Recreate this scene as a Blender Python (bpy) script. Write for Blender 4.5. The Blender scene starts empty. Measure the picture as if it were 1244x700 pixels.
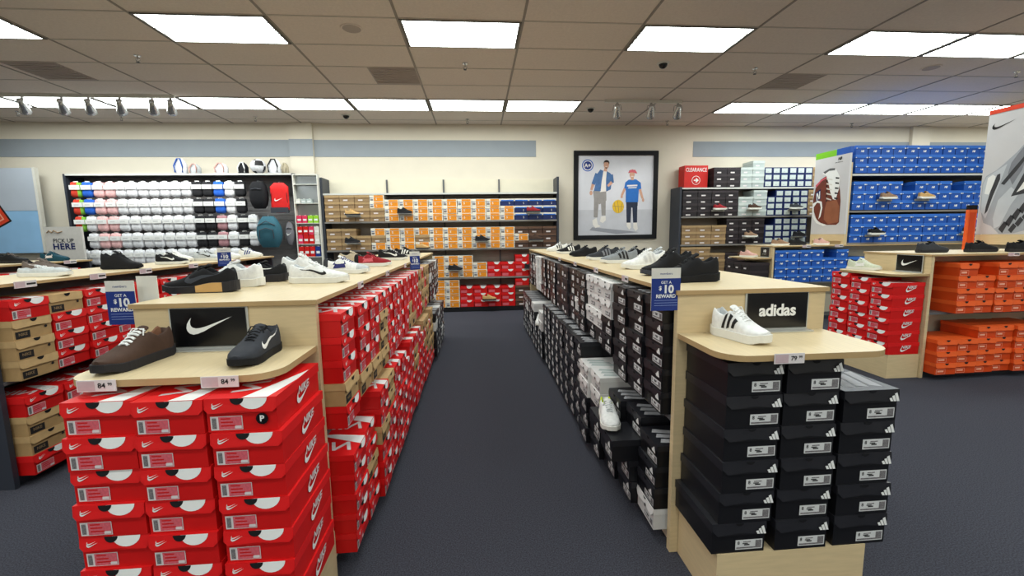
import bpy, math, random
from mathutils import Vector, Matrix
random.seed(7)
PI = math.pi
COL = bpy.context.scene.collection
sc = bpy.context.scene

# ------------------------------------------------------------------ materials
def lin(c):
    c /= 255.0
    return c / 12.92 if c <= .04045 else ((c + .055) / 1.055) ** 2.4
MATS = {}
def mat(name, rgb, rough=.55, var=.06, scale=18., spec=.35, metal=0., bump=0., bscale=200., stretch=None):
    if name in MATS: return MATS[name]
    m = bpy.data.materials.new(name); m.use_nodes = True
    nt = m.node_tree; b = nt.nodes['Principled BSDF']
    c = [lin(v) for v in rgb]
    tc = nt.nodes.new('ShaderNodeTexCoord'); no = nt.nodes.new('ShaderNodeTexNoise')
    no.inputs['Scale'].default_value = scale; no.inputs['Detail'].default_value = 3
    src = tc.outputs['Object']
    if stretch:
        mp = nt.nodes.new('ShaderNodeMapping'); mp.inputs['Scale'].default_value = stretch
        nt.links.new(src, mp.inputs['Vector']); src = mp.outputs['Vector']
    nt.links.new(src, no.inputs['Vector'])
    rp = nt.nodes.new('ShaderNodeValToRGB')
    rp.color_ramp.elements[0].position = .3; rp.color_ramp.elements[1].position = .7
    rp.color_ramp.elements[0].color = [max(0, v * (1 - var)) for v in c] + [1]
    rp.color_ramp.elements[1].color = [min(1, v * (1 + var)) for v in c] + [1]
    nt.links.new(no.outputs['Fac'], rp.inputs['Fac']); nt.links.new(rp.outputs['Color'], b.inputs['Base Color'])
    b.inputs['Roughness'].default_value = rough; b.inputs['Specular IOR Level'].default_value = spec
    b.inputs['Metallic'].default_value = metal
    if bump:
        n2 = nt.nodes.new('ShaderNodeTexNoise'); n2.inputs['Scale'].default_value = bscale; n2.inputs['Detail'].default_value = 2
        nt.links.new(tc.outputs['Object'], n2.inputs['Vector'])
        bp = nt.nodes.new('ShaderNodeBump'); bp.inputs['Strength'].default_value = bump; bp.inputs['Distance'].default_value = .01
        nt.links.new(n2.outputs['Fac'], bp.inputs['Height']); nt.links.new(bp.outputs['Normal'], b.inputs['Normal'])
    MATS[name] = m
    return m
def emat(name, rgb, strength, tint=True):
    m = bpy.data.materials.new(name); m.use_nodes = True
    nt = m.node_tree; b = nt.nodes['Principled BSDF']
    b.inputs['Base Color'].default_value = [lin(v) for v in rgb] + [1]
    b.inputs['Emission Color'].default_value = [lin(v) for v in rgb] + [1]
    b.inputs['Emission Strength'].default_value = strength
    MATS[name] = m
    return m
WALL = mat('wall_paint', (222, 213, 196), .8, .02, 3)
BAND = mat('grey_band', (146, 153, 160), .7, .02, 4)
CEILM = mat('ceiling_tile', (226, 214, 204), .9, .04, 40, .1, bump=.15, bscale=300)
GRID = mat('ceiling_tee', (150, 141, 132), .6, .02); GRID2 = mat('cross_tee', (196, 186, 176), .6, .02)
WOOD = mat('maple', (214, 191, 150), .42, .05, 9, .4, stretch=(1, 1, 9))
WOODH = mat('maple_top', (220, 200, 160), .38, .05, 9, .45, stretch=(9, 1, 1))
WEDGE = mat('maple_edge', (182, 152, 108), .5, .05, 9)
DARKM = mat('dark_metal', (52, 56, 66), .45, .05, 5, .4)
SLAT = mat('slat_grey', (120, 118, 118), .6, .05, 12)
CREAM = mat('cream_panel', (226, 218, 196), .6, .02, 6)
LIP = mat('shelf_lip', (205, 205, 200), .45, .02)
LIPG = mat('shelf_lip_grey', (128, 124, 120), .5, .03); TAUPE = mat('back_taupe', (158, 146, 134), .6, .03, 6); SHG = mat('shelf_grey', (96, 96, 98), .5, .04)
BLK = mat('black_gloss', (16, 16, 18), .22, .05, 10, .5)
BLKM = mat('black_matte', (22, 22, 25), .7, .12, 30, .25)
WHITE = mat('white_print', (238, 238, 236), .5, .02)
OFFW = mat('off_white', (222, 219, 210), .55, .03)
CHROME = mat('brushed_steel', (205, 205, 205), .25, .03, 20, .5, metal=.8)
NAVY = mat('reward_blue', (28, 52, 128), .5, .03)
TAGW = mat('tag_white', (222, 214, 214), .5, .03)
TAGP = mat('tag_pink', (200, 176, 180), .5, .05, 60)
INK = mat('ink', (30, 28, 30), .6, .03)

# ------------------------------------------------------------------ mesh builder
class MB:
    def __init__(s): s.v = []; s.f = []; s.m = []; s.mats = []
    def mi(s, m):
        if m not in s.mats: s.mats.append(m)
        return s.mats.index(m)
    def face(s, pts, m):
        b = len(s.v); s.v += [tuple(p) for p in pts]; s.f.append(tuple(range(b, b + len(pts)))); s.m.append(s.mi(m))
    def hexa(s, P, m, top=None):
        b = len(s.v); s.v += [tuple(p) for p in P]
        for i, q in enumerate(((0, 3, 2, 1), (4, 5, 6, 7), (0, 1, 5, 4), (1, 2, 6, 5), (2, 3, 7, 6), (3, 0, 4, 7))):
            s.f.append(tuple(b + j for j in q)); s.m.append(s.mi(top if (top and i == 1) else m))
    def box(s, x0, x1, y0, y1, z0, z1, m, top=None):
        s.hexa([(x0, y0, z0), (x1, y0, z0), (x1, y1, z0), (x0, y1, z0), (x0, y0, z1), (x1, y0, z1), (x1, y1, z1), (x0, y1, z1)], m, top)
    def grid(s, rows, m, close=False, mf=None):
        b = len(s.v); n = len(rows[0])
        for r in rows: s.v += [tuple(p) for p in r]
        for i in range(len(rows) - 1):
            for j in range(n if close else n - 1):
                k = (j + 1) % n
                s.f.append((b + i * n + j, b + (i + 1) * n + j, b + (i + 1) * n + k, b + i * n + k))
                s.m.append(s.mi(mf(i, j) if mf else m))
    def tube(s, pts, r, m, n=6):
        rows = []
        for i, p in enumerate(pts):
            p = Vector(p); d = (Vector(pts[min(i + 1, len(pts) - 1)]) - Vector(pts[max(i - 1, 0)])).normalized()
            a = d.cross(Vector((0, 0, 1)))
            if a.length < .1: a = d.cross(Vector((0, 1, 0)))
            a.normalize(); c = d.cross(a)
            rr = r[i] if isinstance(r, (list, tuple)) else r
            rows.append([p + (a * math.cos(2 * PI * k / n) + c * math.sin(2 * PI * k / n)) * rr for k in range(n)])
        s.grid(rows, m, close=True)
        s.face(rows[0][::-1], m); s.face(rows[-1], m)
    def lathe(s, prof, m, n=20, cx=0, cy=0):
        rows = [[(cx + r * math.cos(2 * PI * k / n), cy + r * math.sin(2 * PI * k / n), z) for k in range(n)] for r, z in prof]
        s.grid(rows, m, close=True)
    def prism(s, poly, z0, z1, m, side=None):
        s.face([(x, y, z1) for x, y in poly], m); s.face([(x, y, z0) for x, y in poly[::-1]], m)
        n = len(poly)
        for i in range(n):
            a, c = poly[i], poly[(i + 1) % n]
            s.face([(a[0], a[1], z0), (c[0], c[1], z0), (c[0], c[1], z1), (a[0], a[1], z1)], side or m)
    def xf(s, M):
        s.v = [tuple(M @ Vector(p)) for p in s.v]; return s
    def add(s, o):
        b = len(s.v); s.v += o.v
        for f, k in zip(o.f, o.m): s.f.append(tuple(b + i for i in f)); s.m.append(s.mi(o.mats[k]))
    def mesh(s, name, smooth=False, weld=False):
        me = bpy.data.meshes.new(name)
        me.from_pydata(s.v, [], s.f)
        for m in s.mats: me.materials.append(m)
        me.polygons.foreach_set('material_index', s.m)
        if smooth: me.polygons.foreach_set('use_smooth', [True] * len(s.f))
        me.update()
        if weld:
            import bmesh
            bm = bmesh.new(); bm.from_mesh(me); bmesh.ops.remove_doubles(bm, verts=bm.verts, dist=1e-5)
            bmesh.ops.recalc_face_normals(bm, faces=bm.faces); bm.to_mesh(me); bm.free()
        return me
def link(name, me, parent=None, loc=None, rz=0):
    o = bpy.data.objects.new(name, me); COL.objects.link(o)
    if parent: o.parent = parent
    if loc is not None: o.location = loc
    if rz: o.rotation_euler = (0, 0, rz)
    return o
def tag(o, label, cat, group=None):
    o['label'] = label; o['category'] = cat
    if group: o['group'] = group
    return o
def struct(o): o['kind'] = 'structure'; return o
def empty(name, loc, rz=0):
    return link(name, None, None, loc, rz)
ORD = 'first second third fourth fifth sixth seventh eighth ninth tenth eleventh twelfth thirteenth fourteenth fifteenth sixteenth seventeenth eighteenth nineteenth twentieth twenty-first twenty-second twenty-third twenty-fourth twenty-fifth twenty-sixth twenty-seventh twenty-eighth'.split()

# flat helpers: build in local XZ plane facing -Y (x right, z up)
_tc = {}
def text2d(s, size=1., bold=0., shear=0., space=1.):
    key = (s, bold, shear, space)
    if key not in _tc:
        cu = bpy.data.curves.new('txt', 'FONT'); cu.body = s; cu.size = 1; cu.offset = bold; cu.shear = shear; cu.space_character = space
        cu.align_x = 'CENTER'; cu.align_y = 'CENTER'; cu.resolution_u = 3
        o = bpy.data.objects.new('txt', cu); COL.objects.link(o)
        dg = bpy.context.evaluated_depsgraph_get(); me = bpy.data.meshes.new_from_object(o.evaluated_get(dg))
        _tc[key] = ([tuple(v.co) for v in me.vertices], [tuple(p.vertices) for p in me.polygons])
        bpy.data.objects.remove(o); bpy.data.curves.remove(cu); bpy.data.meshes.remove(me)
    V, F = _tc[key]
    return [(x * size, y * size) for x, y, _ in V], F
def put_text(mb, s, cx, cz, size, m, y=0., bold=0., shear=0., sx=1., space=1., f=None):
    V, F = text2d(s, size, bold, shear, space)
    b = len(mb.v); f = f or (lambda x, z: (x, y, z))
    mb.v += [f(cx + x * sx, cz + z) for x, z in V]
    for q in F: mb.f.append(tuple(b + i for i in q)); mb.m.append(mb.mi(m))
SW_O = [(1, .42), (.78, .30), (.55, .18), (.38, .08), (.25, .025), (.14, 0), (.06, .03), (.015, .09), (0, .16), (.02, .26), (.06, .335), (.12, .41)]
SW_I = [(1, .42), (.84, .355), (.66, .285), (.5, .22), (.38, .18), (.28, .155), (.2, .15), (.14, .17), (.105, .2), (.09, .25), (.092, .32), (.12, .41)]
def swoosh(mb, f, m):
    for i in range(len(SW_O) - 1):
        q = [SW_O[i], SW_O[i + 1], SW_I[i + 1], SW_I[i]]
        mb.face([f(*p) for p in q], m)
def flat_swoosh(mb, x0, z0, w, m, y, flip=False, rise=1.):
    swoosh(mb, lambda u, v: (x0 + (1 - u if flip else u) * w, y, z0 + v * w * rise), m)
def bars(mb, x0, z0, w, h, m, y):      # three leaning bars, growing
    bw = w * .27
    for i, (a, t) in enumerate(((.0, .42), (.33, .7), (.66, 1.))):
        bx = x0 + a * w; sh = -w * .2 * t
        mb.face([(bx + .1 * w, y, z0), (bx + .1 * w + bw, y, z0), (bx + bw + sh, y, z0 + h * t), (bx + sh, y, z0 + h * t * .86)], m)
def rect(mb, x0, x1, z0, z1, m, y): mb.face([(x0, y, z0), (x1, y, z0), (x1, y, z1), (x0, y, z1)], m)
def disc(mb, cx, cz, r, m, y, n=20, rz=None, a0=0, a1=2 * PI):
    rz = rz or r
    mb.face([(cx + r * math.cos(a0 + (a1 - a0) * k / n), y, cz + rz * math.sin(a0 + (a1 - a0) * k / n)) for k in range(n if a1 - a0 > 6.2 else n + 1)], m)

# ------------------------------------------------------------------ room
XL, XR, YB, YW, ZC = -10.9, 12.7, -6.5, 8.5, 3.53
FLOOR = mat('carpet', (68, 69, 78), .95, .45, 170, .1, bump=.5, bscale=420)
mb = MB(); mb.box(XL, XR, YB, YW, -.1, 0, FLOOR); struct(link('floor', mb.mesh('floor')))
mb = MB(); mb.box(XL, XR, YB, YW, ZC, ZC + .1, CEILM); struct(link('ceiling', mb.mesh('ceiling')))
mb = MB(); mb.box(XL, XR, YW, YW + .1, 0, ZC, WALL); struct(link('wall_back', mb.mesh('wall_back')))
mb = MB(); mb.box(XL, XR, YB - .1, YB, 0, ZC, WALL); struct(link('wall_front', mb.mesh('wall_front')))
mb = MB(); mb.box(XL - .1, XL, YB, YW, 0, ZC, WALL); struct(link('wall_left', mb.mesh('wall_left')))
mb = MB(); mb.box(XR, XR + .1, YB, YW, 0, ZC, WALL); struct(link('wall_right', mb.mesh('wall_right')))
# ceiling tees
mb = MB(); x = .5 - 1.22 * 9
while x < XR:
    if x > XL: mb.box(x - .012, x + .012, YB, YW, ZC - .006, ZC + .004, GRID)
    x += 1.22
y = 4.49 - .62 * 17
while y < YW:
    if y > YB: mb.box(XL, XR, y - .009, y + .009, ZC - .005, ZC + .004, GRID2)
    y += .62
struct(link('trim_1', mb.mesh('trim_1')))
# grey painted bands and pilasters on the back wall
mb = MB(); mb.box(XL, -3.42, YW - .008, YW, 2.93, 3.235, BAND); struct(link('trim_2', mb.mesh('trim_2')))
mb = MB(); mb.box(-2.98, 1.17, YW - .008, YW, 2.93, 3.235, BAND); struct(link('trim_3', mb.mesh('trim_3')))
mb = MB(); mb.box(4.32, XR, YW - .008, YW, 2.93, 3.225, BAND); struct(link('trim_4', mb.mesh('trim_4')))
mb = MB(); mb.box(-3.4, -2.98, YW - .07, YW, 0, ZC, WALL); mb.box(-3.4, -2.98, YW - .077, YW - .07, 2.93, 3.235, BAND)
struct(link('trim_5', mb.mesh('trim_5')))
mb = MB(); mb.box(8.95, 9.35, YW - .07, YW, 0, ZC, WALL); struct(link('trim_6', mb.mesh('trim_6')))
mb = MB(); mb.box(XL, XR, YW - .015, YW, 0, .1, DARKM); struct(link('baseboard_back', mb.mesh('baseboard_back')))

# ceiling lights
DIFF = emat('light_diffuser', (238, 246, 243), 10.8)
DIFF2 = emat('light_ridge', (206, 226, 224), .95)
FRD = mat('light_frame_grey', (110, 106, 100), .6, .02)
fr = MB()
for a, b, c, d in ((-.6, .6, -.3, -.285), (-.6, .6, .285, .3), (-.6, -.572, -.285, .285), (.572, .6, -.285, .285)): fr.box(a, b, c, d, -.014, -.002, FRD)
FRM = fr.mesh('light_frame')
df = MB()
N = 24
for i in range(N):
    y0, y1 = -.285 + .57 * i / N, -.285 + .57 * (i + 1) / N
    z = lambda yy: -.006 - .004 * math.cos(yy / .57 * 2 * PI * 2)
    df.face([(-.572, y0, z(y0)), (-.572, y1, z(y1)), (.572, y1, z(y1)), (.572, y0, z(y0))], DIFF if i % 6 != 5 or i == 23 else DIFF2)
DFM = df.mesh('light_diffuser')
DFM2 = DFM.copy(); DFM2.materials.clear(); DFM2.materials.append(DIFF); DFM2.materials.append(DIFF)
def ceil_light(cx, cy, label, near=False):
    t = empty('ceiling_light', (cx, cy, ZC)); tag(t, label, 'light', 'recessed ceiling light panels')
    link('light_frame', FRM, t); link('diffuser', DFM if near else DFM2, t)
cols_A = [-6, -4, -2, 0, 2, 4, 5, 6, 7]     # tile index: left edge at .5+1.22k ... shifted by -1
na = {}
for n, k in enumerate([-5, -3, -1, 1, 3, 4, 5, 6]):
    ceil_light(.5 + 1.22 * (k - 0) + .61 , 4.8, 'bright fluorescent ceiling panel, %s along the nearer row of panels' % ORD[n], True)
n = 0
for k in list(range(-7, 1)) + list(range(3, 10)):
    ceil_light(.5 + 1.22 * k + .61, 7.28, 'bright fluorescent ceiling panel, %s along the row beside the back wall' % ORD[n]); n += 1
n = 0
for cy in (2.32, -.16, -2.64, -5.12):
    for k in (-7, -5, -3, -1, 1, 3, 5, 7):
        ceil_light(.5 + 1.22 * k + .61, cy, 'bright fluorescent ceiling panel, %s %s of the rows behind the viewpoint' % (ORD[n % 8], ORD[n // 8])); n += 1
# vents
VENT = mat('vent_grey', (176, 164, 156), .7, .04, 10)
for cx, cy, ww, lb in ((-1.015, 6.04, .6, 'square grey ceiling air vent beside the speaker grille'), (-5.2, 6.04, .6, 'grey ceiling air vent beside the silver spotlight track'), (4.46, 6.04, .6, 'grey ceiling air vent before the far light strip')):
    t = empty('air_vent', (cx, cy, ZC)); tag(t, lb, 'vent')
    m = MB(); m.box(-.3, .3, -.3, .3, -.008, -.001, VENT); link('backing', m.mesh('backing'), t)
    m = MB()
    for i in range(9): m.box(-.28, .28, -.27 + i * .06, -.245 + i * .06, -.016, -.008, VENT)
    link('grille', m.mesh('grille'), t)
for cx, cy, lb in ((-1.21, 4.72, 'round grey ceiling speaker grille by the middle light panel'), (5.95, 5.45, 'round grey ceiling speaker grille beside the double light panels')):
    t = empty('ceiling_speaker', (cx, cy, ZC)); tag(t, lb, 'speaker')
    m = MB(); m.lathe([(.0, -.012), (.085, -.012), (.09, -.009)], VENT, 24); link('grille', m.mesh('grille'), t)
    m = MB(); m.lathe([(.09, -.009), (.105, -.01), (.11, -.001)], CEILM, 24); link('rim', m.mesh('rim'), t)
# sprinklers
SPN = ['left of the first light panel row near spotlights', '', '', '', '', '', '', '']
for cx, cy, lb in ((-3.81, 5.5, 'small chrome sprinkler head between vent and wide light panel'), (-.1, 5.57, 'small chrome sprinkler head behind the middle light panel'), (3.62, 5.57, 'small chrome sprinkler head beside the far vent'), (-7.34, 7.83, 'small chrome sprinkler head below the spotlight track'), (-3.78, 8.06, 'small chrome sprinkler head by the wall column'), (-.13, 8.14, 'small chrome sprinkler head above the orange box wall'), (3.63, 8.17, 'small chrome sprinkler head above the framed poster side'), (7.45, 8.27, 'small chrome sprinkler head above the tall blue box wall'), (7.31, 5.54, 'small chrome sprinkler head above the grey runner sign'), (-5.96, 8.07, 'small chrome sprinkler head above the sock display')):
    t = empty('sprinkler_head', (cx, cy, ZC)); tag(t, lb, 'sprinkler')
    m = MB(); m.lathe([(.0, -.012), (.03, -.01), (.035, -.001)], CHROME, 14); link('collar', m.mesh('c'), t)
    m = MB(); m.tube([(0, 0, -.01), (0, 0, -.045)], .009, CHROME); m.tube([(-.018, 0, -.03), (-.022, 0, -.05), (0, 0, -.075)], .004, CHROME, 4); m.tube([(.018, 0, -.03), (.022, 0, -.05), (0, 0, -.075)], .004, CHROME, 4)
    m.lathe([(0, -.078), (.02, -.076), (.02, -.073), (0, -.072)], DARKM, 10); link('nozzle', m.mesh('n'), t)
for cx, cy, lb in ((2.35, 5.46, 'black security camera dome behind the light panel facing the poster'), (1.95, 7.4, 'black security camera dome at the end of light strip'), (-2.21, 7.92, 'black security camera dome near the wall column')):
    t = empty('camera_dome', (cx, cy, ZC)); tag(t, lb, 'camera')
    m = MB(); m.lathe([(.0, -.014), (.07, -.014), (.08, -.001)], OFFW, 20); link('mount_ring', m.mesh('r'), t)
    m = MB(); m.lathe([(.052 * math.cos(a), -.014 - .052 * math.sin(a)) for a in [i * PI / 12 for i in range(7)]], BLK, 20); link('dome', m.mesh('d', True), t)
# spotlights
def spot(cx, cy, lb, yaw):
    t = empty('track_spotlight', (cx, cy, ZC - .045), yaw); tag(t, lb, 'spotlight')
    m = MB(); m.tube([(0, 0, 0), (0, 0, -.03)], .018, CHROME, 10); m.tube([(0, 0, -.03), (-.055, 0, -.04), (-.065, 0, -.12)], .006, CHROME); m.tube([(0, 0, -.03), (.055, 0, -.04), (.065, 0, -.12)], .006, CHROME); link('yoke', m.mesh('y'), t)
    m = MB(); m.lathe([(0, -.11), (.03, -.11), (.034, -.04), (.05, .04), (.056, .075), (.05, .075), (.04, .03), (0, .02)], CHROME, 18)
    o = link('lamp_head', m.mesh('h', True), t); o.location = (0, 0, -.14); o.scale = (1.15, 1.15, 1.2); o.rotation_euler = (math.radians(-125), 0, 0)
def lamp(x, tx, tz, e):
    l = bpy.data.lights.new('spot_beam', 'SPOT'); l.energy = e; l.spot_size = R_(48); l.spot_blend = .8; l.shadow_soft_size = .05; l.color = (1, .97, .92)
    o = bpy.data.objects.new('spot_beam', l); COL.objects.link(o); o.location = (x, 7.12, ZC - .34)
    o.rotation_euler = (Vector((tx, YW, tz)) - o.location).to_track_quat('-Z', 'Y').to_euler()
R_ = math.radians
for x in (-6.4, -5.88, -5.52, -5.1, -4.66, -4.41): lamp(x, x * 1.25 + 1.3, 2.0, 18)
for x in (2.25, 2.8, 3.24): lamp(x, x, 2.2, 14)
m = MB(); m.box(-6.75, -4.35, 6.9, 6.935, ZC - .045, ZC - .001, OFFW); tag(link('spotlight_track', m.mesh('t')), 'long white ceiling track carrying six silver spotlights', 'track')
m = MB(); m.box(2.05, 3.3, 6.9, 6.935, ZC - .045, ZC - .001, OFFW); tag(link('spotlight_track', m.mesh('t')), 'short white ceiling track carrying three silver spotlights', 'track')
for i, x in enumerate((-6.4, -5.88, -5.52, -5.1, -4.66, -4.16 - .25)): spot(x, 6.92, 'silver spotlight, %s along the long ceiling track' % ORD[i], .5)
for i, x in enumerate((2.25, 2.8, 3.24)): spot(x, 6.92, 'silver spotlight, %s along the short ceiling track' % ORD[i], -.3)

# ------------------------------------------------------------------ shoe boxes
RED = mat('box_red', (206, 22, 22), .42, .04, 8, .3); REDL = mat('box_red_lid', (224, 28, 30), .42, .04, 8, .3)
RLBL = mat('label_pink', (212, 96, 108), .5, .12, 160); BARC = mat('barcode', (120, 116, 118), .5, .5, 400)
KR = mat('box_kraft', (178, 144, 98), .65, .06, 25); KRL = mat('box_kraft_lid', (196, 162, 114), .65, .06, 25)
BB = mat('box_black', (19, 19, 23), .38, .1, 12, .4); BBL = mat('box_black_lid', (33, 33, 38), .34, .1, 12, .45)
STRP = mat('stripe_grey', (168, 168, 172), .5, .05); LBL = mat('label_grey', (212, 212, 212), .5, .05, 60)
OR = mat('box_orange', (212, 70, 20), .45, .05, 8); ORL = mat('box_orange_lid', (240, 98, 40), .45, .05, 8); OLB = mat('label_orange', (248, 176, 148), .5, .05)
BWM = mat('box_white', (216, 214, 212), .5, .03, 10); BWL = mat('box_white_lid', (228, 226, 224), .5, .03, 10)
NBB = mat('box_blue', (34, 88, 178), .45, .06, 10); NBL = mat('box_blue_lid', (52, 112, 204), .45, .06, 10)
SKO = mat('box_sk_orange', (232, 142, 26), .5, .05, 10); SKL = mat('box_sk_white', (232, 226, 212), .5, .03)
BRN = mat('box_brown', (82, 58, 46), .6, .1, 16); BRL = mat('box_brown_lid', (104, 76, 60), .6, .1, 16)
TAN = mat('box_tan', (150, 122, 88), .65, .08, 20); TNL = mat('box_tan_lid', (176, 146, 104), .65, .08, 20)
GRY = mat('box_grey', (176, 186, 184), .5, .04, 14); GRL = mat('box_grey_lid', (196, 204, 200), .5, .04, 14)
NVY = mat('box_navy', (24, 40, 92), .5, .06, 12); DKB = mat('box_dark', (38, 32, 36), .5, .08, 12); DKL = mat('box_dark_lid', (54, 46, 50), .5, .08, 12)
E_ = .0006
def flapmb(w, h0, h1, d, ml, mtop=None, slope=.006, cut=.012):
    """lid: top slab with drop flap at the front (chamfered corners) and shallow rims"""
    m = MB(); x = w / 2
    m.box(-x, x, 0, d, h1 - .006, h1, ml, mtop)
    m.box(-x, -x + .003, 0, d, h0 + .012, h1 - .006, ml); m.box(x - .003, x, 0, d, h0 + .012, h1 - .006, ml)
    m.face([(-x, 0, h1), (-x, -slope * .5, h0 + cut), (-x + cut, -slope, h0), (x - cut, -slope, h0), (x, -slope * .5, h0 + cut), (x, 0, h1)], ml)
    m.face([(x, 0, h1 - .006), (x, -slope * .5, h0 + cut), (x - cut, -slope, h0), (-x + cut, -slope, h0), (-x, -slope * .5, h0 + cut), (-x, 0, h1 - .006)], ml)
    return m
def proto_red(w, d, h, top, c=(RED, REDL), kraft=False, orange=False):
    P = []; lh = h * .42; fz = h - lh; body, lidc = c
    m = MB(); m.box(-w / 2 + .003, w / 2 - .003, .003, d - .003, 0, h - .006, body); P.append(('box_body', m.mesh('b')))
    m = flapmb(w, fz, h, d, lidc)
    if top and not kraft and not orange:
        m.face([(w * .02, .0, h + E_), (w * .38, .0, h + E_), (w * .5 - .002, d * .45, h + E_), (w * .5 - .002, d * .75, h + E_)], WHITE)
        put_text(m, 'NIKE', 0, 0, .12, TAGW, f=lambda x, z: (-.02 + z * .9 + 0 * x, d * .5 + x * 1.0 + 0 * z, h + E_), bold=.02, shear=.3)
    P.append(('lid', m.mesh('l')))
    m = MB(); sy = lambda z: -.0075 * (h - z) / lh * .8 - E_ * 2
    if not orange and not kraft:
        f = lambda x, z: (x, sy(z), z)
        n = 12; cx, r = w * .17, w * .2
        m.face([f(cx + r * math.cos(PI + PI * k / n), h - .001 + .75 * lh * math.sin(PI + PI * k / n)) for k in range(n + 1)], WHITE)
        f2 = lambda x, z: (x, sy(z) - E_, z)
        cx, r = -w * .045, w * .095
        m.face([f2(cx + r * math.cos(PI + PI * k / n), h - .001 + .42 * lh * math.sin(PI + PI * k / n)) for k in range(n + 1)], BLKM)
        swoosh(m, lambda u, v: (-w * .39 + u * w * .17, sy(h - lh * .5) - E_ * 2, fz + lh * .3 + v * w * .17 * 1.1), WHITE)
        swoosh(m, lambda u, v: (-w * .385 + u * w * .14, sy(h - lh * .5) - E_ * 2, fz + lh * .48 + v * w * .14), WHITE)
        side = MB(); X = w / 2 + .0012
        swoosh(side, lambda u, v: (X, d * (.40 + .34 * u), h * .22 + v * h * .95), WHITE)
        put_text(side, 'NIKE', 0, 0, h * .34, TAGW, bold=.03, shear=.35, f=lambda a, z: (X + .0004, d * .56 + a * 1.1, h * .62 + z))
        P.append(('side_logo', side.mesh('s')))
    else:
        n = 8; cx, r = w * .03, w * .09
        m.face([(cx + r * math.cos(PI + PI * k / n), sy(h - .01) - E_, h - .001 + .4 * lh * math.sin(PI + PI * k / n)) for k in range(n + 1)], BLKM if kraft else DKB)
        if kraft: disc(m, w * .33, fz - h * .12, .009, INK, 0, 10)
    P.append(('lid_emblem', m.mesh('e')))
    m = MB(); y = .003 - E_ * 2
    x0, x1, z0, z1 = -w * .44, -w * .44 + w * .44, h * .06, h * .47
    if kraft: rect(m, x0, x0 + w * .36, z0, z1 * .9, INK, y); put_text(m, 'NIKE', x0 + w * .18, z0 + h * .2, h * .2, TAN, y - E_, bold=.02)
    elif orange:
        rect(m, x0, x1, z0, z1, OLB, y); rect(m, x0 + .003, x1 - .003, z0 + .003, z1 - .003, OR, y - E_); rect(m, x0 + .012, x1 - .02, z0 + .018, z1 - .012, OLB, y - 2 * E_)
    else:
        rect(m, x0, x1, z0, z1, TAGW, y); rect(m, x0 + w * .11, x1 - .002, z0 + .002, z1 - .002, RLBL, y - E_); rect(m, x0 + .004, x0 + w * .08, z0 + .005, z1 - .005, BARC, y - E_)
        rect(m, x1 - w * .11, x1 - .003, z0 + .004, z0 + .013, TAGW, y - 2 * E_)
        for k in range(3): rect(m, x0 + w * .14, x1 - w * .16 + w * .03 * k, z1 - .010 - k * .011, z1 - .006 - k * .011, RED, y - 2 * E_)
    P.append(('size_label', m.mesh('z')))
    return P
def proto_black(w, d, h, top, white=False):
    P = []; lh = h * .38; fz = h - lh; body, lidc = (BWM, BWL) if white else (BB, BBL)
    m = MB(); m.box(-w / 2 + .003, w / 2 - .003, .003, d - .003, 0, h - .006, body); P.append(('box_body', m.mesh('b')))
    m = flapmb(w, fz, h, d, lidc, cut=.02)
    if top:
        for k in range(3):
            x0 = -w * .34 + k * w * .25
            m.face([(x0, d * .16, h + E_), (x0 + w * .17, d * .10, h + E_), (x0 + w * .17 + .03, d * (.5 + .09 * k), h + E_), (x0 + .03, d * (.48 + .09 * k), h + E_)], STRP if not white else GRY)
    P.append(('lid', m.mesh('l')))
    m = MB()
    disc(m, 0, h - .001, w * .07, BLKM if not white else INK, -.003, 10, .01, PI, 2 * PI)
    if not white: bars(m, w * .3, fz + lh * .08, w * .17, lh * .72, WHITE, -.0085)
    else: disc(m, w * .1, fz + .012, .009, INK, -.0085, 10)
    P.append(('three_bar_logo' if not white else 'lid_dot', m.mesh('e')))
    m = MB(); y = .003 - E_ * 2; x0, x1, z0, z1 = -w * .05, w * .45, h * .1, h * .42
    rect(m, x0, x1, z0, z1, LBL, y)
    rect(m, x1 - w * .13, x1 - .004, z1 - h * .25, z1 - .004, BARC, y - E_); put_text(m, '8', x0 + .012, z1 - .013, .018, INK, y - E_, bold=.02); rect(m, x0 + .03, x0 + .06, z1 - .011, z1 - .007, BARC, y - E_)
    rect(m, x0 + .004, x1 - .004, z0 + .004, z0 + .010, BARC, y - E_); rect(m, x0 + w * .16, x0 + w * .26, z0 + .016, z0 + .021, INK, y - E_); rect(m, x0 + w * .13, x0 + w * .23, z0 + .022, z0 + .026, INK, y - E_)
    P.append(('size_label', m.mesh('z')))
    return P
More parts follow.
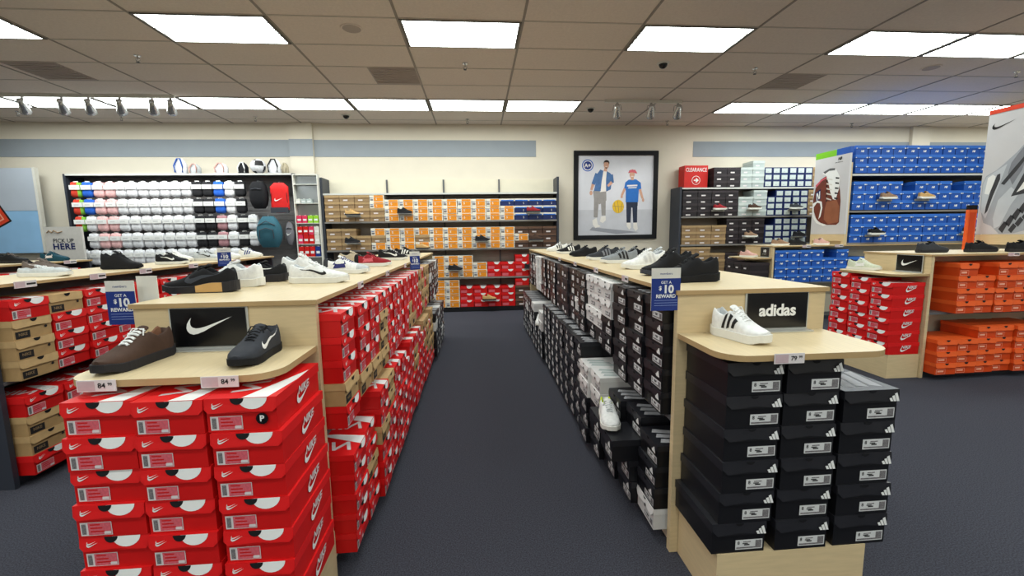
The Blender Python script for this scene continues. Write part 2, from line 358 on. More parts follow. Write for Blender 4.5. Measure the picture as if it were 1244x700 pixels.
def proto_far(w, d, h, style, top):
    """small boxes seen from across the store: body, lid line and label in one mesh"""
    m = MB(); x = w / 2; lz = h * .66
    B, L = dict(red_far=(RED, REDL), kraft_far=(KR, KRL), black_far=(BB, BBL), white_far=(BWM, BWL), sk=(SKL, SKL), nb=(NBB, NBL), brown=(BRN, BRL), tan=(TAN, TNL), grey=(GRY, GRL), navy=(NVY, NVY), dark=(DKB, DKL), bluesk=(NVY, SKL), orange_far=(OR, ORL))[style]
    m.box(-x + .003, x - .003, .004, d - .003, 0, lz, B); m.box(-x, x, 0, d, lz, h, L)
    y = -.001; yb = .003
    if style == 'sk':
        rect(m, -x * .4, x * .86, .004, lz - .004, SKO, yb); rect(m, -x * .4, x * .86, lz + .004, h - .006, SKO, y)
        put_text(m, 'S', -x * .05, h * .38, h * .45, SKL, yb - .001, bold=.02); rect(m, -x * .9, -x * .5, h * .15, h * .4, BARC, yb)
        rect(m, -x * .9, -x * .55, h * .5, h * .58, NBB, yb)
    elif style == 'nb':
        m.add(nbl := MB()); put_text(m, 'NB', x * .02, h * .36, h * .29, WHITE, yb - .001, bold=.05, shear=.3, space=.8); rect(m, x * .93, x * .985, .0, lz, NVY, yb - .0004); rect(m, -x * .97, x * .97, lz - .008, lz - .001, NVY, yb - .0005)
        rect(m, x * .72, x * .98, lz - .004, lz + .012, WHITE, y - .001); rect(m, -x, -x * .84, lz, lz + .01, WHITE, y - .001)
    elif style == 'navy': rect(m, -x * .75, x * .75, h * .16, h * .86, GRL, y - .001); rect(m, -x * .3, x * .1, h * .3, h * .45, GRY, y - .002)
    elif style == 'bluesk': rect(m, -x * .9, x * .9, lz, h * .82, NBL, y); put_text(m, 'S', x * .3, h * .33, h * .4, SKL, yb - .001)
    elif style in ('brown', 'tan', 'dark', 'grey'): rect(m, -x * .5, x * .1, h * .14, h * .34, TAGW, yb); rect(m, -x * .9, x * .9, lz - .012, lz, INK if style == 'brown' else B, y)
    elif style == 'red_far': disc(m, w * .17, h - .001, w * .19, WHITE, y, 8, h * .3, PI, 2 * PI); rect(m, -w * .44, 0, h * .08, h * .46, RLBL, yb)
    elif style == 'kraft_far': rect(m, -w * .44, -w * .1, h * .1, h * .4, INK, yb)
    elif style == 'black_far': bars(m, w * .28, lz + .004, w * .2, h * .26, WHITE, y - .001); rect(m, 0, w * .42, h * .12, h * .5, LBL, yb)
    elif style == 'white_far': rect(m, 0, w * .4, h * .12, h * .45, LBL, yb); disc(m, w * .1, lz + .02, .01, INK, y, 8)
    elif style == 'orange_far': rect(m, -w * .44, 0, h * .08, h * .46, OLB, yb)
    if top and style == 'black_far':
        for k in range(3):
            x0 = -w * .34 + k * w * .25
            m.face([(x0, d * .07, h + E_), (x0 + w * .17, d * .03, h + E_), (x0 + w * .17 + .03, d * .75, h + E_), (x0 + .03, d * .7, h + E_)], STRP)
    if top and style == 'red_far': m.face([(w * .02, .0, h + E_), (w * .38, .0, h + E_), (w * .46, d * .8, h + E_), (-w * .1, d * .8, h + E_)], WHITE)
    return [('box', m.mesh('fb'))]
NM = dict(red='red_shoe_box', kraft='kraft_shoe_box', black='black_shoe_box', white='white_shoe_box', orange='orange_shoe_box', red_far='red_shoe_box', kraft_far='kraft_shoe_box', black_far='black_shoe_box', white_far='white_shoe_box', orange_far='orange_shoe_box', sk='orange_white_shoe_box', nb='blue_shoe_box', brown='brown_shoe_box', tan='tan_shoe_box', grey='grey_shoe_box', navy='navy_shoe_box', dark='dark_shoe_box', bluesk='blue_white_shoe_box')
CN = dict(red='red', kraft='kraft', black='black', white='white', orange='orange', red_far='red', kraft_far='kraft', black_far='black', white_far='white', orange_far='orange', sk='orange-white', nb='blue', brown='brown', tan='tan', grey='grey', navy='navy white-fronted', dark='dark', bluesk='blue-white')
PC = {}
def shoebox(style, w, d, h, loc, rot, label, group, top=False):
    key = (style, round(w, 3), round(d, 3), round(h, 4), top)
    if key not in PC:
        if style == 'red': P = proto_red(w, d, h, top)
        elif style == 'kraft': P = proto_red(w, d, h, top, (KR, KRL), kraft=True)
        elif style == 'orange': P = proto_red(w, d, h, top, (OR, ORL), orange=True)
        elif style == 'black': P = proto_black(w, d, h, top)
        elif style == 'white': P = proto_black(w, d, h, top, True)
        else: P = proto_far(w, d, h, style, top)
        PC[key] = P
    P = PC[key]
    if len(P) == 1: r = link(NM[style], P[0][1], None, loc, rot)
    else:
        r = empty(NM[style], loc, rot)
        D_ = {}
        for n, me in P: D_[n] = link(n, me, D_.get({'lid_emblem': 'lid', 'three_bar_logo': 'lid', 'lid_dot': 'lid', 'size_label': 'box_body', 'side_logo': 'box_body'}.get(n), r))
    return tag(r, label, 'shoe box', group)
def lab(style, row, col, where): return '%s box %s down, %s column %s' % (CN[style], ORD[row], ORD[col], where)
def columns(cols, axis, start, face, z0, rot, where, group, d=.32, jit=.006, gap=.004):
    """cols: list of (style list from the top down | None, width, box height, extra_out, near?)"""
    p = start; sgn = 1
    for ci, (st, w, h, out) in enumerate(cols):
        if st:
            n = len(st)
            for r, s in enumerate(st):
                if s is None: continue
                z = z0 + (n - 1 - r) * h
                xo = 0
                if isinstance(s, tuple): s, xo = s
                jo = out + xo + random.uniform(-jit, jit); js = random.uniform(-.002, .002); c = p + w / 2 + js
                if axis == 'y+':   loc = (face + jo, c, z)       # faces +x
                elif axis == 'y-': loc = (face - jo, c, z)       # faces -x
                else:              loc = (c, face - jo, z)       # faces -y
                istop = r == 0 or st[r - 1] is None
                shoebox(s, w - gap, d, h - .001, loc, rot + random.uniform(-.008, .008), lab(s, r, ci, where), group, istop)
        p += w

# ------------------------------------------------------------------ gondolas
def bx(name, parent, m, *b, top=None):
    q = MB(); q.box(*b, m, top); return link(name, q.mesh(name), parent)
def island(x0, x1, y0, y1, label, toplabel, shelves, endmat=WOOD, ends=(1, 1)):
    """runs in y; shelves: list of (side, ya, yb, z)"""
    xc = (x0 + x1) / 2
    t = empty('display_gondola', (xc, (y0 + y1) / 2, 0)); tag(t, label, 'display shelf')
    X0, X1, Y0, Y1 = x0 - xc, x1 - xc, y0 - (y0 + y1) / 2, y1 - (y0 + y1) / 2
    bx('end_panel', t, endmat, X0, X1, Y0, Y0 + .03, .0, 1.185)
    bx('end_panel', t, endmat, X0, X1, Y1 - .03, Y1, .0, 1.185)
    bx('center_panel', t, SLAT, -.012, .012, Y0 + .03, Y1 - .03, .06, 1.185)
    bx('kick_base', t, DARKM if endmat is not WOOD else CREAM, X0 + .03, X1 - .03, Y0 + .03, Y1 - .03, 0, .06)
    for side, ya, yb, z in shelves:
        xa, xb = (X0, -.012) if side < 0 else (.012, X1)
        bx('shelf', t, SHG, xa, xb, ya - (y0 + y1) / 2, yb - (y0 + y1) / 2, z - .02, z)
    c = MB(); c.box(X0 - .01, X1 + .01, Y0 - .01, Y1 + .01, 1.1865, 1.205, WEDGE, WOODH)
    o = link('countertop', c.mesh('ct'), None, (xc, (y0 + y1) / 2, 0)); tag(o, toplabel, 'countertop')
    return t
# island on the west side of the aisle (red boxes)
island(-1.32, -.645, 1.73, 6.2, 'light maple gondola full of red shoe boxes beside the centre aisle', 'maple countertop with white and black sneakers above the red box island', [(1, 1.76, 2.0, .645), (1, 2.0, 6.17, .69), (-1, 1.76, 6.17, .645)])
island(.838, 1.5, 1.73, 6.9, 'light maple gondola full of black shoe boxes beside the centre aisle', 'maple countertop lined with black and striped sneakers', [(-1, 1.76, 2.42, .635), (-1, 2.42, 6.87, .72), (1, 1.76, 6.87, .645)])
island(-3.42, -2.74, 2.58, 6.0, 'dark-ended gondola of red and kraft boxes behind the brown shoe', 'long countertop of sneakers in front of the sock display', [(1, 2.61, 5.97, .64)], DARKM)
# third island further west, dark end
island(-5.6, -4.93, 4.2, 5.9, 'dark-ended gondola behind the red and kraft box island', 'short countertop with dark and teal shoes under the light blue banner', [(1, 4.23, 5.87, .64)], DARKM)
# aisle-side boxes, west island
def mix(n, base, alt=None, at=()): return [alt if i in at else base for i in range(n)]
W1 = 'from aisle front, upper tier, red-box island'
cols = [(['red', 'red', 'red', 'kraft', 'red'], .2, .0985, 0), (['red', 'red', 'red', 'kraft', 'kraft'], .21, .0985, .0)]
for i in range(2, 15):
    b = 'red' if i < 7 else 'red_far'; a = 'kraft' if i < 7 else 'kraft_far'
    at = {2: (3,), 3: (1, 2, 3), 8: (2, 3), 9: (3,), 11: (0, 1), 12: (1, 2, 3), 13: (0, 2), 14: (0, 1, 2, 3)}.get(i, ())
    cols.append((mix(4, b, a, at), .205, .109, 0))
for i in range(15, 20): cols.append((mix(4, 'black_far', 'white_far', ((1,), (), (3,), (0,), ())[i - 15]), .21, .109, .01))
c1, c2 = cols[:1], cols[1:]
columns(cols[:1], 'y+', 1.765, -.56, .647, PI / 2, W1, 'shoe boxes on the aisle side of the red-box island', d=.3)
# remaining columns stand on the higher shelf section
def shift(where, cols, start_idx, *a, **k):
    pass
def columns2(cols, idx0, axis, start, face, z0, rot, where, group, **k):
    columns([(None, 0, 0, 0)] * idx0 + cols, axis, start, face, z0, rot, where, group, **k)
cols[1] = (['red', 'red', 'red', 'kraft'], .21, .109, 0)
columns2(cols[1:], 1, 'y+', 2.01, -.56, .692, PI / 2, W1, 'shoe boxes on the aisle side of the red-box island', d=.3)
W2 = 'from aisle front, floor tier, red-box island'
cols = [(mix(5, 'red'), .21, .09, 0), (['red', 'red', 'kraft', 'red', 'red'], .21, .09, .0)]
for i in range(2, 15):
    b = 'red' if i < 6 else 'red_far'; a = 'kraft' if i < 6 else 'kraft_far'
    at = {2: (2,), 3: (0, 1), 8: (1, 2), 11: (0, 2), 12: (0, 1, 2, 3), 13: (1, 2), 14: (0, 1, 2, 3, 4)}.get(i, ())
    nr = 6 if i not in (6, 10, 13) else 5
    cols.append((mix(nr, b, a, at), .205, .098, .015))
for i in range(15, 20): cols.append((mix(5, 'black_far', 'white_far', ((1,), (), (0,), (3,), ())[i - 15]), .215, .1, .05))
columns(cols[:2], 'y+', 1.765, -.55, .08 + .0, PI / 2, W2, 'shoe boxes on the floor tier of the red-box island', d=.3)
columns2(cols[2:], 2, 'y+', 2.19, -.54, .062, PI / 2, W2, 'shoe boxes on the floor tier of the red-box island', d=.3)
# aisle-side boxes, east island
W3 = 'from aisle front, upper tier, black-box island'
G3 = 'shoe boxes on the aisle side of the black-box island'
columns([(mix(5, 'black'), .205, .104, 0), (mix(5, 'black'), .215, .104, .012), (mix(5, 'black'), .215, .104, .02)], 'y-', 1.775, .80, .637, -PI / 2, W3, G3, d=.3)
cols = []
for i in range(3, 23):
    b, a = ('black', 'white') if i < 8 else ('black_far', 'white_far')
    at = {3: (0, 1), 4: (0, 1, 2), 5: (0, 1, 2), 7: (2,), 17: (0, 1, 2, 3), 18: (0, 1, 2, 3), 20: (1,)}.get(i, ())
    if b == 'black' and i in (6,): at = ()
    if i in (9, 10, 11, 12): b = 'dark' if i % 2 else 'black_far'
    cols.append((mix(4, b, a, at), .205, .109, .015 if i % 3 else .03))
columns2(cols, 3, 'y-', 2.43, .80, .722, -PI / 2, W3, G3, d=.3)
W4 = 'from aisle front, floor tier, black-box island'
G4 = 'shoe boxes on the floor tier of the black-box island'
columns([(['black', 'black', 'black', 'white'], .21, .104, 0)], 'y-', 1.79, .79, .065, -PI / 2, W4, G4, d=.3)
columns2([([('black', -.15), 'black', ('black', -.09), ('black', -.1)], .215, .115, .15)], 1, 'y-', 2.0, .80, .065, -PI / 2, W4, G4, d=.3)
columns2([([('black', -.12), 'black', ('black', -.08), ('black', -.09)], .215, .115, .15), (['white', 'white', 'black', 'black', 'black'], .215, .104, .09), (['white', 'white', 'black', 'black', 'black'], .215, .104, .11)], 2, 'y-', 2.22, .80, .065, -PI / 2, W4, G4, d=.3)
cols = []
for i in range(5, 22):
    b = 'black' if i < 9 else 'black_far'
    n = 6 if i < 13 else (5 if i not in (14, 15) else 3)
    at = {13: (0, 1), 16: (0,), 17: (2,), 19: (1,)}.get(i, ())
    cols.append((mix(n, b, 'white_far', at), .215, .1045, .1 if i < 13 else .12))
columns2(cols, 5, 'y-', 2.87, .80, .064, -PI / 2, W4, G4, d=.3)
# second island west boxes (face +x)
W5 = 'from dark upright, upper tier beyond brown shoe'
cols = [(['red', 'kraft', 'kraft', 'kraft'], .235, .118, 0), (['kraft', 'red', 'red', 'red'], .235, .118, .0), (mix(4, 'red'), .235, .118, .01), (mix(4, 'red'), .235, .118, 0)]
for i in range(4, 13): cols.append((mix(4, 'red' if i < 9 else 'red_far', 'kraft_far', (2,) if i == 9 else ()), .235, .118, 0))
columns(cols, 'y+', 2.62, -2.66, .642, PI / 2, W5, 'shoe boxes on the second gondola behind the brown shoe', d=.3)
W6 = 'from dark upright, floor tier beyond brown shoe'
cols = [(['red', 'kraft', 'kraft', 'red'], .24, .12, .0), (mix(4, 'red'), .24, .12, .01), (mix(4, 'red', 'kraft', (1,)), .24, .12, 0), (mix(4, 'red'), .24, .12, 0), (mix(4, 'red'), .24, .12, 0)]
columns(cols, 'y+', 2.62, -2.66, .062, PI / 2, W6, 'shoe boxes on the floor tier of the second gondola', d=.3)
cols = [(mix(2, 'red_far', 'kraft_far', (1,) if i == 2 else ()), .235, .118, 0) for i in range(6)]
columns(cols, 'y+', 4.3, -4.9, .88, PI / 2, 'of the short gondola under the blue banner', 'shoe boxes on the short gondola under the banner', d=.3)
bx('shelf_riser', bpy.data.objects['display_gondola.003'], SHG, .012, .33, -.8, .8, .62, .878)

# end shelves and endcap stacks
def rounded(x0, x1, y0, y1, r, corners, n=6):
    """polygon ccw, with rounded front (y0) corners"""
    P = []
    if 'l' in corners: P += [(x0 + r - r * math.sin(PI / 2 * (1 - k / n)), y0 + r - r * math.cos(PI / 2 * (1 - k / n))) for k in range(n + 1)]
    else: P += [(x0, y0)]
    if 'r' in corners: P += [(x1 - r + r * math.sin(PI / 2 * k / n), y0 + r - r * math.cos(PI / 2 * k / n)) for k in range(n + 1)]
    else: P += [(x1, y0)]
    return P + [(x1, y1), (x0, y1)]
def end_shelf(loc, rot, w, dpt, label):
    m = MB(); m.prism(rounded(-w / 2, w / 2, -dpt, 0, .1, 'lr'), -.022, 0, WOODH, WEDGE)
    tag(link('end_shelf', m.mesh('es'), None, loc, rot), label, 'shelf')
def plinth(loc, rot, w, dpt, h, label):
    t = empty('plinth_box', loc, rot); tag(t, label, 'plinth')
    bx('front_panel', t, WOOD, -w / 2, w / 2, -dpt, -dpt + .02, 0, h); bx('side_panel', t, WOOD, -w / 2, -w / 2 + .02, -dpt + .02, -.002, 0, h - .002)
    bx('side_panel', t, WOOD, w / 2 - .02, w / 2, -dpt + .02, -.002, 0, h - .002); bx('top_panel', t, WOOD, -w / 2 + .021, w / 2 - .021, -dpt + .021, -.002, h - .022, h - .002)
end_shelf((-.975, 1.728, 1.02), 0, .65, .355, 'maple end shelf holding one brown and one black sneaker')
end_shelf((1.168, 1.728, 1.02), 0, .65, .355, 'maple end shelf holding one white striped sneaker')
plinth((-.94, 1.728, 0), 0, .62, .33, .22, 'maple plinth under the red box stacks')
plinth((1.175, 1.728, 0), 0, .6, .31, .235, 'maple plinth under the black box stacks at the aisle end')
GA = 'red boxes stacked on the plinth under the brown sneaker'
h = .1075
def stack(style, xs, w, d, zs, n, yf, rot, where, group, h, dx=None):
    for r in range(n):
        z = zs + (n - 1 - r) * h
        ox = (dx[r] if dx else 0) + random.uniform(-.002, .002)
        shoebox(style, w, d, h - .001, (xs + ox, yf + random.uniform(-.006, .006), z), rot, '%s shoe box, %s from top of %s' % (style, ORD[r], where), group, r == 0)
stack('red', -1.142, .205, .345, .2205, 7, 1.315, 0, 'the outer stack under the brown sneaker', GA, .1075)
stack('red', -.932, .203, .345, .2205, 7, 1.305, 0, 'the middle stack under the end shelf price tags', GA, .1075)
stack('red', -.714, .21, .345, .2205, 7, 1.30, 0, 'the red stack directly beside the aisle', GA, .1075, [-.012, .0, 0, .004, .006, .006, .01])
GB = 'black boxes stacked on the plinth under the white sneaker'
stack('black', .988, .214, .304, .2355, 6, 1.418, 0, 'the black stack touching the aisle upright', GB, .1245, [0, .0, -.004, -.008, -.012, -.03])
stack('black', 1.212, .214, .304, .2355, 6, 1.418, 0, 'the middle black stack under the end shelf', GB, .1245, [0, -.002, -.004, -.004, -.006, -.008])
stack('black', 1.445, .218, .304, .2355, 5, 1.42, 0, 'the shortest black stack, outside the end shelf', GB, .1245, [0, 0, 0, .003, .0])
m = MB(); m.lathe([(0, 0), (.018, 0), (.018, .001), (0, .001)], BLK, 16); o = link('size_sticker', m.mesh('st'), None, (-.665, 1.3015, .905)); o.rotation_euler = (PI / 2, 0, 0)
q = MB(); put_text(q, 'P', 0, 0, .026, WHITE, bold=.03, f=lambda x, z: (x, z, .0016)); link('sticker_letter', q.mesh('sl'), o)
tag(o, 'round black sticker with a white letter on the top red box', 'sticker')

# brand signs in acrylic holders
ACR = mat('acrylic_edge', (196, 196, 190), .15, .02, 5, .6)
def brand_sign(loc, rot, w, h, kind, label):
    t = empty('brand_sign', loc, rot); tag(t, label, 'sign')
    bx('holder', t, ACR, -w / 2 - .008, w / 2 + .008, -.004, -.001, -.008, h + .004)
    SP_ = bx('sign_panel', t, BLK, -w / 2, w / 2, -.009, -.004, 0, h)
    bx('holder_foot', t, ACR, -w / 2 - .008, w / 2 + .008, -.045, -.004, -.012, -.008)
    m = MB(); y = -.0098
    if kind == 'sw': flat_swoosh(m, -w * .3, h * .32, w * .62, WHITE, y, rise=.95)
    elif kind == 'ad': put_text(m, 'adidas', 0, h * .5, h * .47, WHITE, y, bold=.03, space=.95)
    else: put_text(m, 'NB', 0, h * .6, h * .4, WHITE, y, bold=.03, shear=.3, space=.8); put_text(m, 'new balance', 0, h * .28, h * .14, WHITE, y)
    link('brand_logo', m.mesh('lg'), SP_)
brand_sign((-1.045, 1.729, 1.033), 0, .275, .150, 'sw', 'black sign with white swoosh between brown and black sneakers')
brand_sign((1.278, 1.729, 1.033), 0, .27, .151, 'ad', 'dark sign with white lowercase lettering beside the white sneaker')

# ------------------------------------------------------------------ east gondolas running in x
def xisland(x0, x1, y0, y1, label, toplabel, shelves):
    t = empty('display_gondola', ((x0 + x1) / 2, (y0 + y1) / 2, 0)); tag(t, label, 'display shelf')
    cx, cy = (x0 + x1) / 2, (y0 + y1) / 2; X0, X1, Y0, Y1 = x0 - cx, x1 - cx, y0 - cy, y1 - cy
    bx('end_panel', t, WOOD, X0, X0 + .03, Y0, Y1, 0, 1.185); bx('end_panel', t, WOOD, X1 - .03, X1, Y0, Y1, 0, 1.185)
    bx('center_panel', t, CREAM, X0 + .03, X1 - .03, -.012, .012, .06, 1.185)
    bx('kick_base', t, DARKM, X0 + .03, X1 - .03, Y0 + .03, Y1 - .03, 0, .06)
    for z in shelves: bx('shelf', t, SHG, X0 + .03, X1 - .03, Y0, -.012, z - .02, z)
    c = MB(); c.box(X0 - .01, X1 + .01, Y0 - .01, Y1 + .01, 1.1865, 1.205, WEDGE, WOODH)
    tag(link('countertop', c.mesh('ct'), None, (cx, cy, 0)), toplabel, 'countertop')
    return t
xisland(4.27, 8.6, 3.72, 4.43, 'maple gondola holding bright orange shoe boxes', 'maple countertop above the bright orange boxes', [.645])
xisland(4.65, 9.5, 6.45, 7.15, 'maple gondola holding blue shoe boxes under the brown shoe poster', 'maple countertop above the low blue boxes', [.62])
# orange boxes
WO = 'from maple upright, upper tier of orange-box gondola'
S = lambda n, k=0: [None] * k + ['orange'] * n
columns([(S(4), .2, .118, .08), (S(3), .2, .118, .07), (S(4), .2, .118, .08), (S(4), .2, .118, .07), (S(4), .2, .118, .08), (S(3), .2, .118, .06), (S(4), .2, .118, .06), (S(4), .2, .118, .06)], 'x', 4.47, 3.72, .647, 0, WO, 'orange boxes on the upper tier', d=.34)
WO = 'from maple upright, floor tier of orange-box gondola'
columns([(S(3), .22, .112, .1), (S(3), .22, .112, .09), (S(4), .2, .112, .08), (S(4), .2, .112, .06), (S(4), .2, .112, .08), (S(4), .2, .112, .06), (S(3), .2, .112, .06), (S(4), .2, .112, .06)], 'x', 4.305, 3.72, .062, 0, WO, 'orange boxes on the floor tier', d=.34)
end_shelf((4.268, 4.075, 1.02), -PI / 2, .7, .34, 'maple end shelf holding one pale green sneaker above red stacks')
plinth((4.268, 4.1, 0), -PI / 2, .72, .33, .235, 'maple plinth under the red stacks by the orange boxes')
for i, (yc, n, hh) in enumerate(((3.86, 6, .117), (4.1, 6, .121), (4.34, 6, .126))):
    stack('red', 0, .235, .33, .2355, 0, 0, 0, '', '', hh)
    for r in range(n):
        shoebox('red', .235, .33, hh - .001, (3.925 + random.uniform(-.01, .01), yc, .236 + (n - 1 - r) * hh), -PI / 2, 'red shoe box, %s from top of %s stack under the pale green sneaker' % (ORD[r], ('front', 'middle', 'back')[i]), 'red boxes stacked on the plinth by the orange boxes', r == 0)
brand_sign((4.262, 3.92, 1.033), -PI / 2, .25, .155, 'sw', 'small black sign with white swoosh above the far red stacks')
# low blue boxes
B4 = lambda n, k=0: [None] * k + ['nb'] * n
WB = 'from maple upright, upper tier of low blue gondola'
columns([(B4(4), .205, .128, 0), (B4(4), .205, .128, 0), (B4(4), .205, .128, 0), (B4(4), .205, .128, 0), (B4(3), .205, .128, 0), (B4(4), .205, .128, 0), (B4(3), .205, .128, 0), (B4(3), .205, .128, 0)], 'x', 4.7, 6.45, .622, 0, WB, 'blue boxes under the low counter', d=.33)
end_shelf((4.648, 6.8, 1.02), -PI / 2, .68, .34, 'maple end shelf with one pinkish shoe by the blue boxes')
plinth((4.648, 6.8, 0), -PI / 2, .66, .32, .3, 'maple plinth at the end of the low blue gondola')
for c_, yc in enumerate((6.6, 6.82, 7.04)):
    for r in range(5): shoebox('dark', .215, .33, .128, (4.31, yc, .301 + (4 - r) * .1285), -PI / 2, 'flat dark shoe box, %s from top of %s stack on the blue gondola end' % (ORD[r], ('front', 'middle', 'back')[c_]), 'dark boxes stacked at the end of the blue gondola') if r < 3 else shoebox('dark', .215, .33, .128, (4.31, yc, .301 + (4 - r) * .1285), -PI / 2, 'dark shoe box, %s from top of %s stack on the blue gondola end' % (ORD[r], ('front', 'middle', 'back')[c_]), 'dark boxes stacked at the end of the blue gondola')
brand_sign((4.642, 6.62, 1.033), -PI / 2, .2, .145, 'nb', 'tiny black sign with white initials over the far dark stacks')

# tall blue wall standing on the counter gondola
def tall(x0, x1, yf, yb, z0, z1, shelves, label, endm=WOOD, left=True, backm=SLAT, lip=LIP, upper=None):
    t = empty('tall_shelving', ((x0 + x1) / 2, yb, z0)); tag(t, label, 'shelving'); cx = (x0 + x1) / 2
    X0, X1 = x0 - cx, x1 - cx; D = yf - yb
    zs = (shelves[-1] - z0) if upper else (z1 - z0)
    bx('back_panel', t, backm, X0, X1, -.02, 0, 0, zs)
    if upper: bx('upper_back_panel', t, upper, X0, X1, -.02, 0, zs + .001, z1 - z0)
    bx('end_panel', t, endm, X0 - .04, X0, D, 0, 0, z1 - z0); bx('end_panel', t, endm, X1, X1 + .04, D, 0, 0, z1 - z0)
    for z in shelves:
        q = MB(); q.box(X0, X1, D, -.02, z - z0 - .025, z - z0, SHG); q.box(X0, X1, D - .006, D, z - z0 - .03, z - z0, lip if z == shelves[-1] else LIPG); link('shelf', q.mesh('sh'), t)
    return t
tall(5.93, 9.3, 6.5, 7.14, 1.207, 2.5, [1.236, 1.745, 2.32], 'tall shelving packed with blue shoe boxes beside the brown shoe poster')
for zz, nr, nm in ((2.33, 3, 'top row of tall blue wall'), (1.755, 3, 'middle shelf of tall blue wall'), (1.2365, 3, 'lowest shelf of tall blue wall')):
    cols = []
    for i in range(11):
        n = nr if nm[0] == 't' else (nr if i not in ((4, 8, 9) if nm[0] == 'm' else (0, 1, 2, 3)) else nr - (1 if nm[0] == 'm' else 0))
        if nm[0] == 'm' and i == 9: n = 3
        cols.append((['nb'] * n, .212, .142 if nm[0] == 't' else .148, 0))
    columns(cols, 'x', 5.96, 6.49, zz + .001, 0, 'from brown poster, ' + nm, 'blue boxes on the tall wall', d=.34)

# ------------------------------------------------------------------ back wall shoe shelving
WX0, WX1, WF = -2.74, 1.5, 8.08
t = tall(WX0, WX1, WF, YW - .02, 0, 2.5, [.66, 1.2, 1.715, 2.22], 'long wall shelving of orange-white shoe boxes across the aisle end', endm=DARKM, backm=TAUPE, upper=CREAM)
cx = (WX0 + WX1) / 2
for i in range(1, 4): bx('post', t, SHG, WX0 - cx + i * (WX1 - WX0) / 4 - .015, WX0 - cx + i * (WX1 - WX0) / 4 + .015, -.045, -.021, .1, 2.5)
bx('kick_base', t, BLKM, WX0 - cx, WX1 - cx, WF - YW + .02, -.03, 0, .09)
S3, G0 = .125, 'boxes on the long wall shelving at the aisle end'
T = lambda s, n: [s] * n
wc = .2636
top = [T('brown' if 0 else 'tan', 4), T('tan', 4), T('tan', 4), ['sk', 'sk', 'tan', 'tan']] + [T('sk', 3)] * 8 + [['bluesk', 'sk', 'sk']] + [T('bluesk', 3)] * 3
columns([(s, wc, .118 if len(s) == 4 else .13, 0) for s in top], 'x', WX0 + .014, WF, 1.716, 0, 'from the mirror, top box shelf, aisle-end wall', G0, d=.34)
mid = [T('tan', 3), T('tan', 3), ['tan', 'tan'], ['sk', 'tan', 'sk'], ['sk', 'sk', 'sk'], T('sk', 3), ['sk', 'tan', 'sk']] + [T('sk', 3)] * 6 + [['sk', 'sk'], T('brown', 3), T('brown', 3)]
mid[13] = ['brown', 'sk', 'brown']
columns([(s, wc, .13, 0) for s in mid], 'x', WX0 + .014, WF, 1.201, 0, 'from the mirror, second box shelf, aisle-end wall', G0, d=.34)
low = [None] * 7 + [T('sk', 3), T('sk', 3), T('sk', 3), T('sk', 2), T('red_far', 2), T('red_far', 2), T('red_far', 3), T('red_far', 2), T('brown', 3)]
columns([(s, wc, .135, 0) for s in low], 'x', WX0 + .014, WF, .661, 0, 'from the mirror, third box shelf, aisle-end wall', G0, d=.34)
flo = [None] * 7 + [T('sk', 4), T('sk', 4), T('red_far', 3), T('red_far', 3), T('red_far', 3), T('red_far', 3), ['red_far'] + T('brown', 3), T('brown', 3), T('brown', 3)]
columns([(s, wc, .13, 0) for s in flo], 'x', WX0 + .014, WF, .091, 0, 'from the mirror, bottom shelf, aisle-end wall', G0, d=.34)

# clearance shelving
CX0, CX1 = 3.92, 7.3
t = tall(CX0, CX1, WF, YW - .02, 0, 2.3, [.66, 1.2, 1.74, 2.285], 'wall shelving of mixed dark boxes beside the framed poster', endm=DARKM, backm=TAUPE)
def seq(spec, z, hh, where, x0=CX0 + .02):
    cols = []
    for st, w, n in spec: cols.append(((st if isinstance(st, list) else [st] * n) if st else None, w, hh, 0))
    columns(cols, 'x', x0, WF, z + .001, 0, 'from the framed poster, ' + where, 'mixed boxes on the wall shelving by the framed poster', d=.34)
seq([(None, .6, 0), ('dark', .27, 3), ('dark', .27, 3), ('grey', .24, 3), ('grey', .24, 4)] + [('navy', .165, 3)] * 6 + [('tan', .24, 3)], 2.285, .125, 'top shelf')
seq([('dark', .3, 4), ('dark', .28, 4), ('dark', .28, 4), ('dark', .26, 4), ('grey', .3, 3), (['grey', 'grey', 'grey', 'grey'], .28, 4)] + [('navy', .17, 3)] * 1 + [('navy', .17, 4)] * 4 + [('tan', .2, 4)], 1.74, .122, 'second shelf')
seq([('tan', .3, 3), ('tan', .3, 3), ('tan', .3, 3), ('dark', .26, 4), ('dark', .26, 4), ('dark', .26, 4), ('navy', .2, 3), ('navy', .17, 4), ('navy', .17, 4), ('navy', .17, 4), ('navy', .17, 4)], 1.2, .122, 'third shelf')
seq([('tan', .3, 4), ('tan', .3, 4), ('tan', .3, 3), ('dark', .26, 3), ('brown', .26, 3)], .66, .122, 'fourth shelf')
# clearance box sign
t = empty('clearance_sign', (4.25, 8.2, 2.286)); tag(t, 'red cube sign with white clearance lettering and arrow', 'sign')
RS = mat('sign_red', (206, 34, 28), .5, .03)
bx('sign_body', t, RS, -.235, .235, 0, .24, 0, .43)
m = MB(); put_text(m, 'CLEARANCE', 0, .345, .105, WHITE, -.002, bold=.008, sx=.72); link('sign_lettering', m.mesh('w'), t)
m = MB(); disc(m, 0, .15, .085, WHITE, -.002, 24); disc(m, 0, .15, .076, RS, -.003, 24); rect(m, -.045, .02, .138, .162, WHITE, -.004); m.face([(.005, -.004, .105), (.055, -.004, .15), (.005, -.004, .195), (-.01, -.004, .18), (.02, -.004, .15), (-.01, -.004, .12)], WHITE); link('arrow', m.mesh('a'), t)

